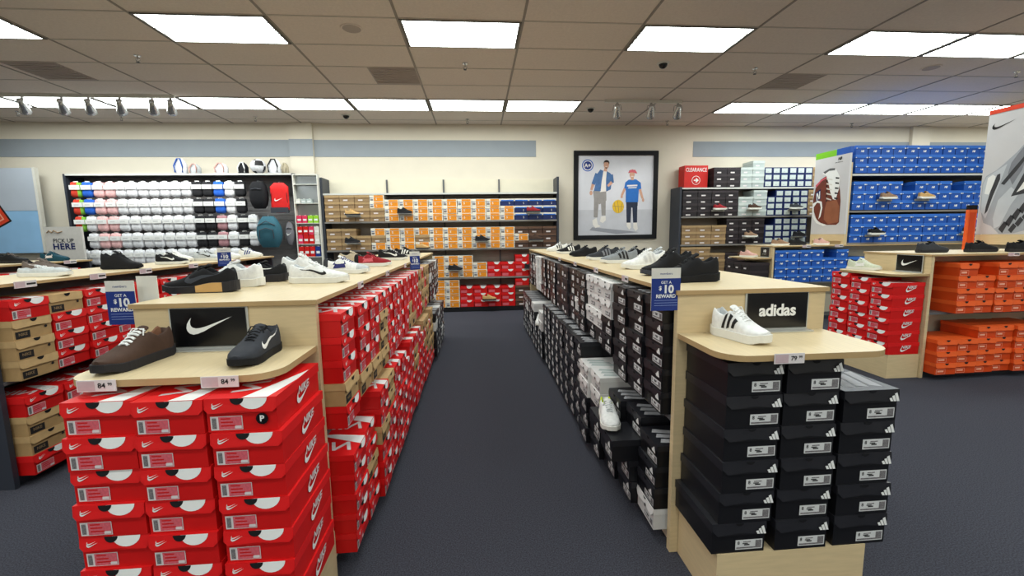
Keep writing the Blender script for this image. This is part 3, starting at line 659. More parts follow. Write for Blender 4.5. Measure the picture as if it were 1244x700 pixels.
# ------------------------------------------------------------------ framed poster
t = empty('framed_poster', (2.755, YW - .002, 1.32)); tag(t, 'black-framed poster of a man and a boy walking with a yellow ball', 'picture')
W, Hh = 1.69, 1.72
q = MB(); f = .085
q.box(-W / 2, W / 2, -.05, 0, 0, f, BLKM); q.box(-W / 2, W / 2, -.05, 0, Hh - f, Hh, BLKM); q.box(-W / 2, -W / 2 + f, -.05, 0, f, Hh - f, BLKM); q.box(W / 2 - f, W / 2, -.05, 0, f, Hh - f, BLKM)
link('frame', q.mesh('f'), t)
PG = mat('poster_grey', (216, 217, 224), .4, .06, 2.2); PG2 = mat('poster_floor', (200, 201, 208), .4, .08, 3)
SKIN = mat('print_skin', (205, 158, 134), .5, .05); DEN = mat('print_denim', (70, 108, 158), .5, .14, 20); TEE = mat('print_tee', (232, 228, 222), .5, .03)
GP = mat('print_grey_trousers', (150, 146, 144), .5, .08, 14); HAIR = mat('print_hair', (52, 38, 32), .6, .1); BTS = mat('print_blue_shirt', (36, 108, 190), .5, .06, 14)
DJ = mat('print_dark_jeans', (34, 44, 66), .5, .1, 14); YB_ = mat('print_yellow', (226, 184, 44), .5, .05); SHD = mat('print_shadow', (150, 152, 160), .5, .04)
q = MB(); rect(q, -W / 2 + f, W / 2 - f, f, Hh - f, PG, -.02); rect(q, -W / 2 + f, W / 2 - f, f, f + .5, PG2, -.0205); link('poster_sheet', q.mesh('p'), t)
def P2(mb, pts, m, y, ox=0, oz=0, s=1.): mb.face([(ox + a * s, y, oz + b * s) for a, b in pts], m)
def strip(mb, a, b, wa, wb, m, y):
    d = Vector((b[0] - a[0], b[1] - a[1])).normalized(); nx, nz = -d.y, d.x
    mb.face([(a[0] - nx * wa, y, a[1] - nz * wa), (b[0] - nx * wb, y, b[1] - nz * wb), (b[0] + nx * wb, y, b[1] + nz * wb), (a[0] + nx * wa, y, a[1] + nz * wa)], m)
def px(u, v): return (-W / 2 + u * W, (1 - v) * Hh)   # u,v as fraction of the framed picture
q = MB()
# man (crop coords: frame 65..515 x 62..528)
A = lambda x, y: px((x - 65) / 450, (y - 62) / 466)
def PA(pts, m, y): q.face([(A(*p)[0], y, A(*p)[1]) for p in pts], m)
PA([(165, 462), (330, 480), (420, 492), (300, 500), (150, 478)], SHD, -.021)
strip(q, A(188, 285), A(183, 410), .055, .038, GP, -.022); strip(q, A(222, 285), A(226, 400), .055, .04, GP, -.0225)
PA([(168, 270), (238, 270), (240, 320), (205, 340), (175, 330)], GP, -.023)
PA([(165, 425), (188, 412), (196, 448), (212, 458), (182, 466), (168, 448)], TEE, -.0232); PA([(212, 405), (236, 402), (238, 425), (222, 440), (206, 432)], TEE, -.0232)
PA([(206, 165), (245, 170), (242, 272), (204, 276)], TEE, -.0235)
PA([(205, 158), (222, 165), (214, 215), (208, 272), (172, 270), (182, 225), (186, 185)], DEN, -.024); PA([(240, 166), (262, 180), (268, 215), (262, 262), (238, 274), (236, 215)], DEN, -.024)
strip(q, A(190, 180), A(168, 235), .045, .036, DEN, -.0245); strip(q, A(168, 232), A(158, 265), .03, .022, SKIN, -.0243); disc(q, *A(157, 280), .03, SKIN, -.0244, 12, .045)
strip(q, A(262, 185), A(270, 228), .042, .034, DEN, -.0245); strip(q, A(268, 225), A(246, 245), .03, .022, SKIN, -.0246)
strip(q, A(235, 148), A(232, 168), .028, .034, SKIN, -.0242); disc(q, *A(237, 135), .052, SKIN, -.025, 18, .072); disc(q, *A(238, 124), .058, HAIR, -.0248, 16, .055); PA([(222, 122), (230, 112), (248, 112), (253, 124), (240, 121)], HAIR, -.0252); PA([(230, 148), (244, 148), (241, 153), (234, 153)], HAIR, -.0252)
rect(q, A(232, 143)[0], A(243, 143)[0], A(0, 144)[1], A(0, 142)[1], TEE, -.0254)
link('printed_man', q.mesh('man'), t)
q = MB()
strip(q, A(362, 330), A(362, 440), .055, .04, DJ, -.022); strip(q, A(394, 330), A(398, 440), .055, .04, DJ, -.022); PA([(346, 318), (410, 318), (410, 350), (380, 360), (348, 350)], DJ, -.023)
PA([(352, 440), (372, 440), (376, 466), (366, 478), (352, 458)], TEE, -.0232); PA([(388, 440), (408, 440), (414, 474), (402, 486), (388, 468)], TEE, -.0232)
PA([(358, 212), (398, 210), (424, 228), (428, 262), (414, 268), (412, 330), (344, 330), (344, 268), (334, 260), (340, 226)], BTS, -.024)
PA([(350, 240), (406, 238), (406, 246), (350, 248)], TEE, -.0244); PA([(356, 252), (402, 251), (402, 256), (356, 257)], TEE, -.0244)
strip(q, A(338, 258), A(322, 296), .026, .02, SKIN, -.0246); strip(q, A(420, 262), A(436, 312), .026, .02, SKIN, -.0246); disc(q, *A(439, 320), .024, SKIN, -.0246, 10, .034); disc(q, *A(322, 302), .024, SKIN, -.0262, 10)
strip(q, A(378, 196), A(378, 214), .024, .03, SKIN, -.0242); disc(q, *A(376, 185), .052, SKIN, -.025, 18, .068); PA([(356, 178), (360, 164), (378, 158), (394, 166), (398, 180), (376, 172)], HAIR, -.0254)
PA([(354, 176), (366, 160), (392, 160), (400, 172), (404, 180), (378, 174)], RLBL, -.0256)
rect(q, A(370, 190)[0], A(384, 190)[0], A(0, 196)[1], A(0, 193)[1], TEE, -.0258)
link('printed_boy', q.mesh('boy'), t)
q = MB(); disc(q, *A(304, 353), .118, YB_, -.0255, 28, .13)
for a, b in (((275, 350), (334, 356)), ((300, 322), (308, 386)), ((282, 330), (292, 378)), ((326, 332), (318, 378))): strip(q, A(*a), A(*b), .004, .004, TAN, -.026)
link('printed_ball', q.mesh('ball'), t)
q = MB(); disc(q, *A(138, 137), .115, NBB, -.0235, 28); disc(q, *A(138, 137), .095, TEE, -.024, 28); disc(q, *A(138, 137), .08, NAVY, -.0245, 28)
put_text(q, 'A+', *A(138, 138), .1, TEE, -.025, bold=.03); link('round_emblem', q.mesh('em'), t)

# ------------------------------------------------------------------ big shoe posters (panels facing -x). local: x to viewer-right, z up, faces -y, rotated -90
def shoe_panel(loc, w, h, label, band, shoe, foot):
    t = empty('shoe_poster', loc, -PI / 2); tag(t, label, 'poster')
    bx('poster_panel', t, mat('panel_white', (206, 204, 206), .45, .03, 3), -w / 2, w / 2, -.03, 0, foot, foot + h)
    bx('base_board', t, WOOD, -w / 2, w / 2, -.032, 0, foot - .11, foot - .002)
    bx('post', t, WOOD, -w / 2, -w / 2 + .05, -.032, 0, 0, foot - .112); bx('post', t, WOOD, w / 2 - .05, w / 2, -.032, 0, 0, foot - .112)
    q = MB(); band(q, w, foot + h, -.031); link('top_band', q.mesh('tb'), t)
    q = MB(); shoe(q, w, h, foot, -.0315); link('printed_shoe', q.mesh('ps'), t)
GRN = mat('band_green', (120, 190, 40), .45, .04); BRS = mat('print_brown', (112, 56, 42), .45, .2, 8); BRS2 = mat('print_brown_light', (150, 92, 66), .45, .12, 8)
ORB = mat('band_orange', (222, 66, 36), .45, .04)
def band_nb(q, w, z, y):
    q.box(-w / 2, w * .12, -.03, .02, z, z + .1, GRN); q.box(w * .12, w / 2, -.03, .02, z, z + .1, NBB)
def shoe_nb(q, w, h, fz, y):
    f = lambda pts, m, dy=0: q.face([(-w / 2 + (a - 110) / 250 * w, y - dy, fz + h - (b - 95) / 530 * h) for a, b in pts], m)
    # coordinates traced over the 485x700 zoom: poster spans x 110..360, y 95..625
    f([(125, 295), (160, 240), (205, 218), (250, 225), (290, 262), (308, 330), (318, 400), (318, 545), (300, 562), (205, 560), (150, 520), (120, 450), (112, 380)], BRS)
    f([(218, 400), (290, 392), (312, 440), (312, 545), (240, 555), (205, 520), (208, 450)], BRS2, .0005)
    f([(168, 200), (235, 178), (272, 188), (300, 240), (300, 320), (282, 392), (262, 385), (238, 330), (222, 270), (200, 215)], WHITE, .001)
    for k in range(5):
        z = 235 + k * 34; f([(206 + k * 2, z), (250, z + 14), (252, z + 22), (208 + k * 2, z + 10)], OFFW, .0015); f([(272, z + 2), (298, z + 10), (296, z + 18), (272, z + 14)], INK, .0016); f([(204 + k * 2, z + 14), (216 + k * 2, z + 18), (214, z + 30), (204 + k * 2, z + 26)], INK, .0016)
    f([(178, 190), (225, 172), (262, 176), (262, 190), (220, 188), (190, 204)], SHG, .0015)
    f([(128, 330), (165, 305), (172, 375), (138, 395)], NVY, .0012); f([(136, 335), (146, 330), (158, 362), (157, 322), (163, 320), (166, 372), (156, 377), (144, 345), (147, 384), (141, 387)], WHITE, .0016)
    f([(125, 275), (165, 240), (205, 225), (205, 235), (168, 252), (130, 292)], RLBL, .0012)
    f([(112, 405), (150, 385), (182, 395), (190, 440), (180, 500), (165, 520), (178, 440), (168, 405), (145, 400), (122, 430), (128, 490), (170, 540), (235, 562), (205, 568), (150, 545), (118, 500)], WHITE, .0013)
    put_text(q, 'NB', w * .22, fz + h * .955, .06, INK, y - .001, bold=.04, shear=.3, space=.8); put_text(q, 'new balance', w * .2, fz + h * .915, .03, INK, y - .001)
shoe_panel((5.862, 6.8, 1.206), .7, 1.26, 'tall poster of a brown white-laced shoe on the far blue gondola', band_nb, shoe_nb, .17)
GS = mat('print_light_grey', (196, 200, 206), .45, .05, 6); GS2 = mat('print_mid_grey', (128, 130, 138), .45, .08, 6); GS3 = mat('print_dark_grey', (58, 58, 62), .45, .05)
def band_nk(q, w, z, y): q.box(-w / 2, w / 2, -.034, 0, z, z + .045, ORB)
def shoe_nk(q, w, h, fz, y):
    # the toe points up and outward, the sole runs along the lower edge
    def f(pts, m, dy=0):
        q.face([(-w / 2 + (a - 150) / 350 * w, y - dy, fz + h - (b - 62) / 470 * h) for a, b in pts], m)
    f([(156, 330), (170, 300), (215, 282), (245, 262), (300, 222), (345, 178), (400, 160), (470, 150), (494, 180), (496, 480), (440, 500), (330, 528), (262, 530), (222, 500), (182, 486), (160, 430)], GSB)
    f([(160, 330), (172, 305), (215, 285), (250, 268), (262, 262), (240, 330), (215, 400), (190, 470), (164, 440)], GS, .0004)
    f([(300, 235), (340, 190), (350, 230), (330, 292), (296, 345), (270, 300), (280, 260)], GS2, .0008)
    f([(222, 300), (236, 296), (238, 318), (214, 380), (196, 440), (184, 452), (186, 420), (200, 360)], GS3, .001)
    f([(180, 308), (202, 298), (216, 306), (208, 345), (192, 375), (172, 370)], WHITE, .0008)
    f([(296, 388), (350, 285), (420, 240), (492, 225), (492, 245), (430, 262), (362, 312), (322, 368), (400, 350), (492, 322), (492, 342), (400, 374)], GS3, .001)
    f([(318, 374), (362, 312), (430, 264), (492, 247), (492, 320), (400, 346)], WHITE, .0011)
    f([(244, 336), (300, 275), (352, 222), (360, 230), (308, 292), (260, 342)], GS3, .0012)
    f([(345, 178), (372, 160), (410, 158), (420, 200), (365, 212)], GS3, .0012); f([(372, 178), (392, 172), (396, 196), (374, 200)], WHITE, .0014)
    f([(240, 400), (292, 352), (330, 380), (300, 420), (262, 500), (236, 510), (226, 470)], GS, .0009)
    for k in range(6):
        a, b = 258 + k * 26, 512 - k * 24
        f([(a, b), (a + 22, b - 30), (a + 40, b - 20), (a + 20, b + 16)], GS3, .0014); f([(a + 44, b + 4), (a + 64, b - 22), (a + 80, b - 10), (a + 60, b + 16)], GS3, .0014)
    swoosh(q, lambda u, v: (-w / 2 + w * (.06 + u * .3), y - .001, fz + h * .87 + v * w * .24), INK)
GSB = mat('print_shoe_base', (166, 170, 178), .45, .08, 5)
shoe_panel((5.6, 4.08, 1.206), .68, 1.28, 'tall poster of a grey running shoe standing above orange boxes', band_nk, shoe_nk, .17)
m = MB(); m.box(-.05, .05, 0, .03, 0, .44, ORL); m.box(-.035, .035, -.002, 0, .03, .41, OR); m.box(-.05, .05, 0, .03, .44, .49, BLKM)
tag(link('sign_board', m.mesh('sb'), None, (5.46, 4.38, 1.206)), 'narrow orange standing board with black top beside grey runner poster', 'sign')

# ------------------------------------------------------------------ price tags and reward cards
def price_tag(loc, rot, price, label, w=.075, h=.035):
    t = empty('price_tag', loc, rot); tag(t, label, 'price tag', None)
    TC_ = bx('tag_card', t, TAGW, -w / 2, w / 2, -.003, 0, -h / 2, h / 2)
    m = MB(); rect(m, -w / 2 + .003, -.004, -h / 2 + .003, h / 2 - .003, TAGP, -.0035)
    if price:
        put_text(m, price[0], w * .14, 0, h * .62, INK, -.004, bold=.02); put_text(m, price[1], w * .36, h * .12, h * .36, INK, -.004, bold=.02)
    else: rect(m, .004, w / 2 - .006, -.005, .006, INK, -.004)
    link('price_print', m.mesh('pp'), TC_)
price_tag((-1.175, 1.368, 1.006), 0, ('84', '99'), 'price tag reading 84.99 under the brown sneaker toe', .112, .036)
price_tag((-.815, 1.368, 1.004), 0, ('84', '99'), 'price tag reading 84.99 under the black sneaker', .112, .036)
price_tag((1.07, 1.368, 1.008), 0, ('79', '99'), 'price tag reading 79.99 under the white sneaker', .11, .036)
def reward(loc, rot, w, h, label, full=True):
    t = empty('reward_sign', loc, rot); tag(t, label, 'sign')
    bx('card', t, OFFW, -w / 2, w / 2, -.003, 0, 0, h)
    BP_ = bx('blue_panel', t, NAVY, -w / 2, w / 2, -.004, -.003, 0, h * .76)
    m = MB()
    put_text(m, 'GET A', 0, h * .665, h * .09, WHITE, -.0046, bold=.01); put_text(m, '$', -w * .2, h * .53, h * .13, WHITE, -.0046, bold=.03); put_text(m, '10', w * .08, h * .5, h * .26, WHITE, -.0046, bold=.04)
    put_text(m, 'REWARD', 0, h * .34, h * .115, WHITE, -.0046, bold=.03)
    for k in range(3): rect(m, -w * .4, w * .4, h * (.24 - .06 * k), h * (.25 - .06 * k), mat('pale_blue', (140, 156, 206)), -.0046)
    put_text(m, 'members', 0, h * .87, h * .08, NAVY, -.0036)
    link('card_print', m.mesh('cp'), BP_)
reward((.785, 1.735, 1.12), .0, .125, .18, 'blue ten dollar reward card hanging above the black boxes')
reward((-1.45, 1.85, 1.105), .0, .11, .18, 'blue ten dollar reward card beside the brown sneaker counter')
m = MB(); m.box(-.04, .04, 0, .003, 0, .14, OFFW); q = m; tag(link('blank_card', m.mesh('bc'), None, (-1.365, 1.875, 1.16)), 'plain white card behind the blue reward card', 'card')  # a plain white card with nothing printed on it
reward((-2.66, 4.75, 1.16), PI / 6, .12, .19, 'small blue reward card on the counter before the socks')
reward((-.60, 4.15, 1.12), PI / 6, .1, .18, 'small blue reward card beyond the red-soled sneakers')
for i, y in enumerate((2.35, 2.95, 3.6, 4.3)): price_tag((.826, y, 1.192), -PI / 2, None, 'pinkish price tag, %s along the black-box counter edge' % ORD[i], .1, .035)
for i, y in enumerate((2.35, 3.05, 3.8)): price_tag((-.633, y, 1.192), PI / 2, None, 'pinkish price tag, %s along the red-box counter edge' % ORD[i], .1, .035)
for i, y in enumerate((2.8, 3.3, 3.75, 4.35, 5.1)): price_tag((-2.727, y, 1.192), PI / 2, None, 'pinkish price tag, %s along the counter before the socks' % ORD[i], .13, .04)
price_tag((5.1, 3.708, 1.193), 0, None, 'grey price tag on the edge above the orange boxes', .12, .035)
price_tag((5.2, 6.438, 1.193), 0, None, 'white price tag, first on the far blue counter edge', .14, .04); price_tag((5.75, 6.438, 1.193), 0, None, 'white price tag, second on the far blue counter edge', .14, .04)
price_tag((-4.918, 5.6, 1.192), PI / 2, None, 'pinkish price tag under the teal shoes', .16, .04)

# ------------------------------------------------------------------ sneakers
def lerp(a, b, t): return a + (b - a) * t
def tab(T, t):
    for (a, va), (b, vb) in zip(T, T[1:]):
        if t <= b: return lerp(va, vb, (t - a) / (b - a) if b > a else 0)
    return T[-1][1]
def sm(a, b, x):
    x = min(1, max(0, (x - a) / (b - a))); return x * x * (3 - 2 * x)
WT = [(0, .012), (.015, .021), (.05, .030), (.12, .036), (.25, .037), (.4, .039), (.55, .044), (.7, .050), (.8, .049), (.88, .043), (.94, .034), (.98, .022), (1., .009)]
def sneaker(loc, rz, up, sole, lace, label, logo=None, lcol=None, lining=None, toe=None, L=.285, ht=1., sh=.026, chunky=0., gum=None, name='sneaker', heelc=None, tilt=0., lr=.0032):
    """local +x is the toe, origin on the ground at mid length"""
    t = empty(name, loc, rz); tag(t, label, 'shoe')
    lining = lining or BLKM; toe = toe or up
    HT = [(0, .080 * ht), (.03, .099 * ht), (.08, .102 * ht), (.16, .086 * ht), (.28, .080 * ht), (.36, .097 * ht), (.42, .104 * ht), (.5, .096 * ht), (.6, lerp(.080, .080 * ht, .7)), (.7, lerp(.068, .068 * ht, .3)), (.78, .062), (.86, .057), (.94, .050), (1., .036)]
    sl = lambda q: sh + chunky * (.016 * (1 - sm(.25, .6, q)) + .004) - .006 * sm(.8, 1, q)
    spring = lambda q: .012 * sm(.82, 1., q) + .006 * sm(.1, 0, q)
    hb = lambda q: -L / 2 + q * L
    K = 20
    def sec(q, k):
        """k 0..1 across"""
        w = tab(WT, q); h = tab(HT, q); s = sl(q) + spring(q); h = max(h, s + .012)
        a = k * PI
        c = math.cos(a); yA = -w * (abs(c) ** .75) * (1 if c >= 0 else -1); zA = s + (h - s) * (math.sin(a) ** .62 if math.sin(a) > 0 else 0)
        b = sm(.02, .07, q) * (1 - sm(.38, .46, q))
        if b <= 0: return (yA, zA)
        kk = k if k <= .5 else 1 - k; sg = -1 if k <= .5 else 1
        T = [(0, (w, s)), (.08, (w * 1.02, lerp(s, h, .35))), (.2, (w * .9, lerp(s, h, .8))), (.27, (w * .76, h - .001)), (.31, (w * .66, h)), (.35, (w * .56, h - .006)), (.42, (w * .52, lerp(s, h, .4))), (.5, (0, s + .006))]
        for (ka, pa), (kb, pb) in zip(T, T[1:]):
            if kk <= kb + 1e-9:
                u = (kk - ka) / (kb - ka); yB, zB = lerp(pa[0], pb[0], u), lerp(pa[1], pb[1], u); break
        return (lerp(yA, sg * yB, b), lerp(zA, zB, b))
    QS = [0, .012, .03, .05, .07, .1, .14, .18, .22, .27, .32, .36, .4, .43, .46, .5, .55, .6, .66, .72, .78, .83, .88, .92, .955, .98, .993, 1.]
    rows = []
    for q in QS: rows.append([(hb(q),) + sec(q, k / K) for k in range(K + 1)])
    def mf(i, j):
        q = (QS[i] + QS[i + 1]) / 2; k = (j + .5) / K; kk = min(k, 1 - k)
        if .05 < q < .43 and kk > .3: return lining
        if q > .80 and toe is not up: return toe
        if heelc and q < .14 and kk < .3: return heelc
        return up
    m = MB(); m.grid(rows, up, mf=mf); m.face(rows[0], up); m.face(rows[-1][::-1], toe); U_ = link('upper', m.mesh('up', True), t)
    # sole
    m = MB(); R = []
    for q in QS:
        w = tab(WT, q) + .0035 + chunky * .003; w = w if 0 < q < 1 else w * .8; z1 = sl(q) + spring(q) + .002; z0 = spring(q); X = hb(q) + (.006 if q > .97 else (-.005 if q < .03 else 0))
        R.append([(X, -w * .96, z0), (X, -w, z0 + .004), (X, -w, z1 - .002), (X, -w * .93, z1), (X, w * .93, z1), (X, w, z1 - .002), (X, w, z0 + .004), (X, w * .96, z0)])
    gm = (lambda i, j: gum if (gum and (.1 < QS[i] < .5) and j in (1, 5)) else sole)
    m.grid(R, sole, close=True, mf=gm); m.face(R[0], sole); m.face(R[-1][::-1], sole); link('sole', m.mesh('so', False), t)
    # tongue
    m = MB(); T = []
    for u in (0, .25, .5, .75, .92, 1):
        q = lerp(.58, .345, u); z = lerp(tab(HT, .56) - .002, .104 * ht + .013, u); ww = lerp(.013, .024, u) * (1 if u < .9 else (.92 if u < 1 else .6)); th = lerp(.003, .0065, u) * (1 if u < 1 else .3)
        T.append([(hb(q) + th * math.sin(a) * .6, ww * math.cos(a), z + th * math.sin(a) - .18 * abs(ww * math.cos(a))) for a in [2 * PI * k / 12 for k in range(12)]])
    m.grid(T, up, close=True); m.face(T[-1], up); link('tongue', m.mesh('to', True), t)
    # laces
    m = MB()
    for i in range(6):
        q = .42 + i * .045; w = .019 - .0004 * i; z = tab(HT, q) + .004
        sgn = 1 if i % 2 else -1
        m.tube([(hb(q - .006 * sgn), -w, z - .006), (hb(q), -w * .4, z), (hb(q), w * .4, z), (hb(q + .006 * sgn), w, z - .006)], lr, lace, 5)
    m.tube([(hb(.415), -.004, tab(HT, .42) + .006), (hb(.43), -.022, tab(HT, .42) + .008), (hb(.47), -.03, .092 * ht), (hb(.5), -.02, .1 * ht)], .0025, lace, 5)
    m.tube([(hb(.415), .004, tab(HT, .42) + .006), (hb(.44), .022, tab(HT, .42) + .008), (hb(.48), .028, .092 * ht)], .0025, lace, 5)
    link('laces', m.mesh('la', True), t)
    if logo:
        m = MB()
        for side in (0, 1):
            def sp(q, k):
                kk = .02 + .25 * k; y, z = sec(q, kk if side == 0 else 1 - kk)
                return (hb(q), y + (-.0016 if side == 0 else .0016), z + .0006)
            if logo == 'sw': swoosh(m, lambda u, v: sp(lerp(.68, .12, u), min(1.05, max(0, v / .42 * .85 + .08))), lcol)
            elif logo == 'swbig': swoosh(m, lambda u, v: sp(lerp(.64, .05, u), min(1.1, max(0, v / .42 * 1.0 + .02))), lcol)
            elif logo == 'bars':
                for i in range(3):
                    q0 = .3 + i * .1
                    pts0 = [(q0 - .03, .0), (q0 - .012, .3), (q0 + .008, .55), (q0 + .026, .85)]
                    for (qa, ka), (qb, kb) in zip(pts0, pts0[1:]): m.face([sp(qa, ka), sp(qa + .055, ka), sp(qb + .055, kb), sp(qb, kb)], lcol)
            elif logo == 'patch':
                for ka, kb in ((.05, .5), (.5, 1.)): m.face([sp(.25, ka), sp(.55, ka), sp(.52, kb), sp(.3, kb)], lcol)
        if chunky and logo == 'air': pass
        link('side_logo', m.mesh('lo'), U_)
    if gum is not None and logo is None: pass
    return t
def fab(n, rgb, r=.75): return mat('fabric_' + n, rgb, r, .08, 60, .25, bump=.08, bscale=500)
fW = fab('white', (232, 232, 230)); fWs = mat('sole_white', (226, 224, 216), .5, .03); fBk = fab('black', (24, 24, 27)); fBr = fab('brown', (74, 54, 44)); fDb = mat('sole_dark', (34, 32, 36), .6, .06)
fGr = fab('grey', (138, 142, 146)); fDg = fab('dark_grey', (54, 56, 62)); fGum = mat('sole_gum', (196, 156, 98), .5, .06); fNv = fab('navy', (52, 56, 112)); fRd = fab('red', (150, 34, 42)); fBg = fab('beige', (188, 176, 152))
fTl = fab('teal', (22, 68, 84)); fPk = fab('pink', (212, 166, 156)); fGb = fab('grey_brown', (108, 96, 90)); fGn = fab('pale_green', (206, 212, 190)); fTn = fab('tan_lining', (120, 82, 60)); fYl = fab('yellow_green', (206, 224, 60)); fLg = fab('light_grey', (196, 200, 202)); fTau = fab('taupe', (150, 120, 96))
Z1, Z2 = 1.0205, 1.2055
def yaw(hx, hy, tx, ty): return math.atan2(ty - hy, tx - hx)
R = math.radians
sneaker((-1.19, 1.55, Z1), R(262), fBr, fDb, fW, 'brown low sneaker with bold white laces on the end shelf', lining=fTn, L=.272, sh=.03, ht=1.08, lr=.0048)
sneaker((-.80, 1.57, Z1), R(268), fDg, BLKM, fBk, 'small black and charcoal sneaker with white swoosh on the end shelf', 'sw', WHITE, L=.26, sh=.026)
sneaker((1.035, 1.602, Z1), R(-69), fW, fWs, fW, 'white sneaker with three black stripes on the end shelf', 'bars', INK, lining=fLg, L=.236, ht=1.14, sh=.034)
# red-box island counter
sneaker((-1.27, 2.07, Z2), R(180), fBk, fDb, fBk, 'black running sneaker with tan gum heel at the counter front', 'swbig', DARKM, chunky=1., gum=fGum, L=.31, ht=1.1)
sneaker((-1.25, 2.27, Z2), R(180), fW, fWs, fW, 'white trainer standing just behind the black gum-heeled sneaker', 'sw', LBL, L=.31, ht=1.15, chunky=.6, lining=fLg)
sneaker((-1.22, 2.5, Z2), R(180), fBk, fDb, fBk, 'black trainer with thin white stripe behind the white trainer', 'sw', WHITE, L=.29, chunky=.7)
sneaker((-.855, 2.38, Z2), R(0), fW, fWs, fW, 'white low sneaker with black swoosh near the counter edge', 'sw', INK, lining=fLg, L=.3, sh=.03)
sneaker((-1.02, 2.66, Z2), R(0), fW, fWs, fW, 'plain white high trainer behind the black-swoosh sneaker', None, None, lining=fLg, L=.29, ht=1.3)
sneaker((-.88, 2.95, Z2), R(-6), fW, fWs, fNv, 'white sneaker with navy and grey side patches on the counter', 'patch', fNv, heelc=fDg, toe=fLg, L=.3)
sneaker((-1.08, 3.9, Z2), R(0), fBg, fWs, fBg, 'beige sneaker behind the dark red sneaker', None, None, L=.28)
sneaker((-.86, 3.6, Z2), R(0), fRd, fWs, fBk, 'dark red and black sneaker with white sole on the counter', 'patch', RLBL, heelc=fBk, L=.29)
sneaker((-.86, 4.45, Z2), R(0), fBk, fWs, fW, 'black and white sneaker with pink tag on the counter', 'sw', WHITE, L=.29, ht=1.1)
sneaker((-.82, 5.1, Z2), R(0), fBk, fWs, fBk, 'black sneaker with three white bars at the far counter end', 'bars', WHITE, L=.29)
# black-box island counter
sneaker((1.03, 2.03, Z2), R(180), fBk, BLKM, fBk, 'large all-black sneaker standing at the counter corner', None, None, L=.3, ht=1.2, chunky=.6)
sneaker((1.08, 2.38, Z2), R(184), fBk, DARKM, fBk, 'all-black mesh sneaker behind the large black one', None, None, L=.3, ht=1.35, chunky=.3)
sneaker((1.12, 2.82, Z2), R(180), fW, fWs, fW, 'white running sneaker, third along the black-box counter', 'bars', LBL, L=.3, ht=1.2, chunky=.6, lining=fGr)
sneaker((1.14, 3.4, Z2), R(180), fGr, fWs, fBk, 'grey sneaker with three black stripes on the counter', 'bars', INK, L=.3, ht=1.1)
sneaker((1.14, 3.85, Z2), R(180), fDg, fWs, fBk, 'dark grey sneaker with pale sole behind the striped grey one', 'bars', GS2, L=.3, ht=1.15)
sneaker((1.12, 4.5, Z2), R(180), fBk, BLKM, fBk, 'low black sneaker between dark grey and white-striped ones', None, None, L=.29)
sneaker((1.1, 5.15, Z2), R(180), fBk, fWs, fW, 'black sneaker with white stripes near the far counter end', 'bars', WHITE, L=.29, ht=1.1)
sneaker((1.1, 5.9, Z2), R(180), fW, fWs, fBk, 'white sneaker with black stripes, last on the counter', 'bars', INK, L=.29, ht=1.1)
sneaker((1.34, 3.15, Z2), R(180), fLg, fWs, fGr, 'pale grey sneaker in the second counter row', 'bars', INK, L=.28, ht=1.15)
sneaker((1.34, 3.65, Z2), R(180), fBk, fDb, fGr, 'black sneaker in the second counter row behind pale grey', None, None, L=.28, ht=1.1)
# second west island counter
sneaker((-3.02, 2.75, Z2), R(-8), fW, fWs, fW, 'white sneaker at the near end of the counter before socks', None, None, lining=fLg, L=.29)
sneaker((-3.2, 3.45, Z2), R(0), fGb, fWs, fGb, 'grey-brown sneaker with pale swoosh before the pick up sign', 'sw', TAGW, L=.3)
sneaker((-2.98, 3.2, Z2), R(0), fLg, fWs, fW, 'flat pale sneaker in front of the grey-brown one', None, None, lining=fLg, L=.32, ht=.62)
sneaker((-2.98, 3.85, Z2), R(5), fBk, BLKM, fBk, 'tall black sneaker on the counter before the white socks', None, None, L=.29, ht=1.35)
sneaker((-2.98, 4.45, Z2), R(0), fBk, fWs, fBk, 'black low sneaker with white swoosh before the socks', 'sw', WHITE, L=.29)
sneaker((-3.0, 5.05, Z2), R(0), fLg, fWs, fBk, 'pale grey sneaker with dark details before the socks', 'sw', INK, L=.29)
sneaker((-3.25, 4.95, Z2), R(0), fW, fWs, fW, 'white sneaker behind the pale grey one before the socks', None, None, L=.29)
sneaker((-2.98, 5.4, Z2), R(0), fW, fWs, fGr, 'white sneaker, second last on the counter before socks', None, None, L=.29, ht=1.15, lining=fGr)
sneaker((-2.92, 5.8, Z2), R(0), fW, fWs, fNv, 'white sneaker with blue stripes at the counter far end', 'bars', NAVY, L=.28)
sneaker((-5.2, 5.25, Z2), R(0), fBk, fDb, fGb, 'dark patterned sneaker on the short counter under the banner', None, None, L=.3)
sneaker((-5.1, 5.62, Z2), R(0), fTl, fTl, fTl, 'teal sneaker on the short counter under the banner', 'patch', TAGW, L=.3)
# floor tier
sneaker((.70, 2.22, .4105), R(-98), fW, fWs, fLg, 'white sneaker with yellow-green tongue lying on low black boxes', None, None, lining=fYl, L=.27, heelc=fYl)
sneaker((.72, 5.0, .3785), R(-100), fW, fWs, fW, 'small white sneaker on the distant floor-tier boxes', None, None, L=.27)
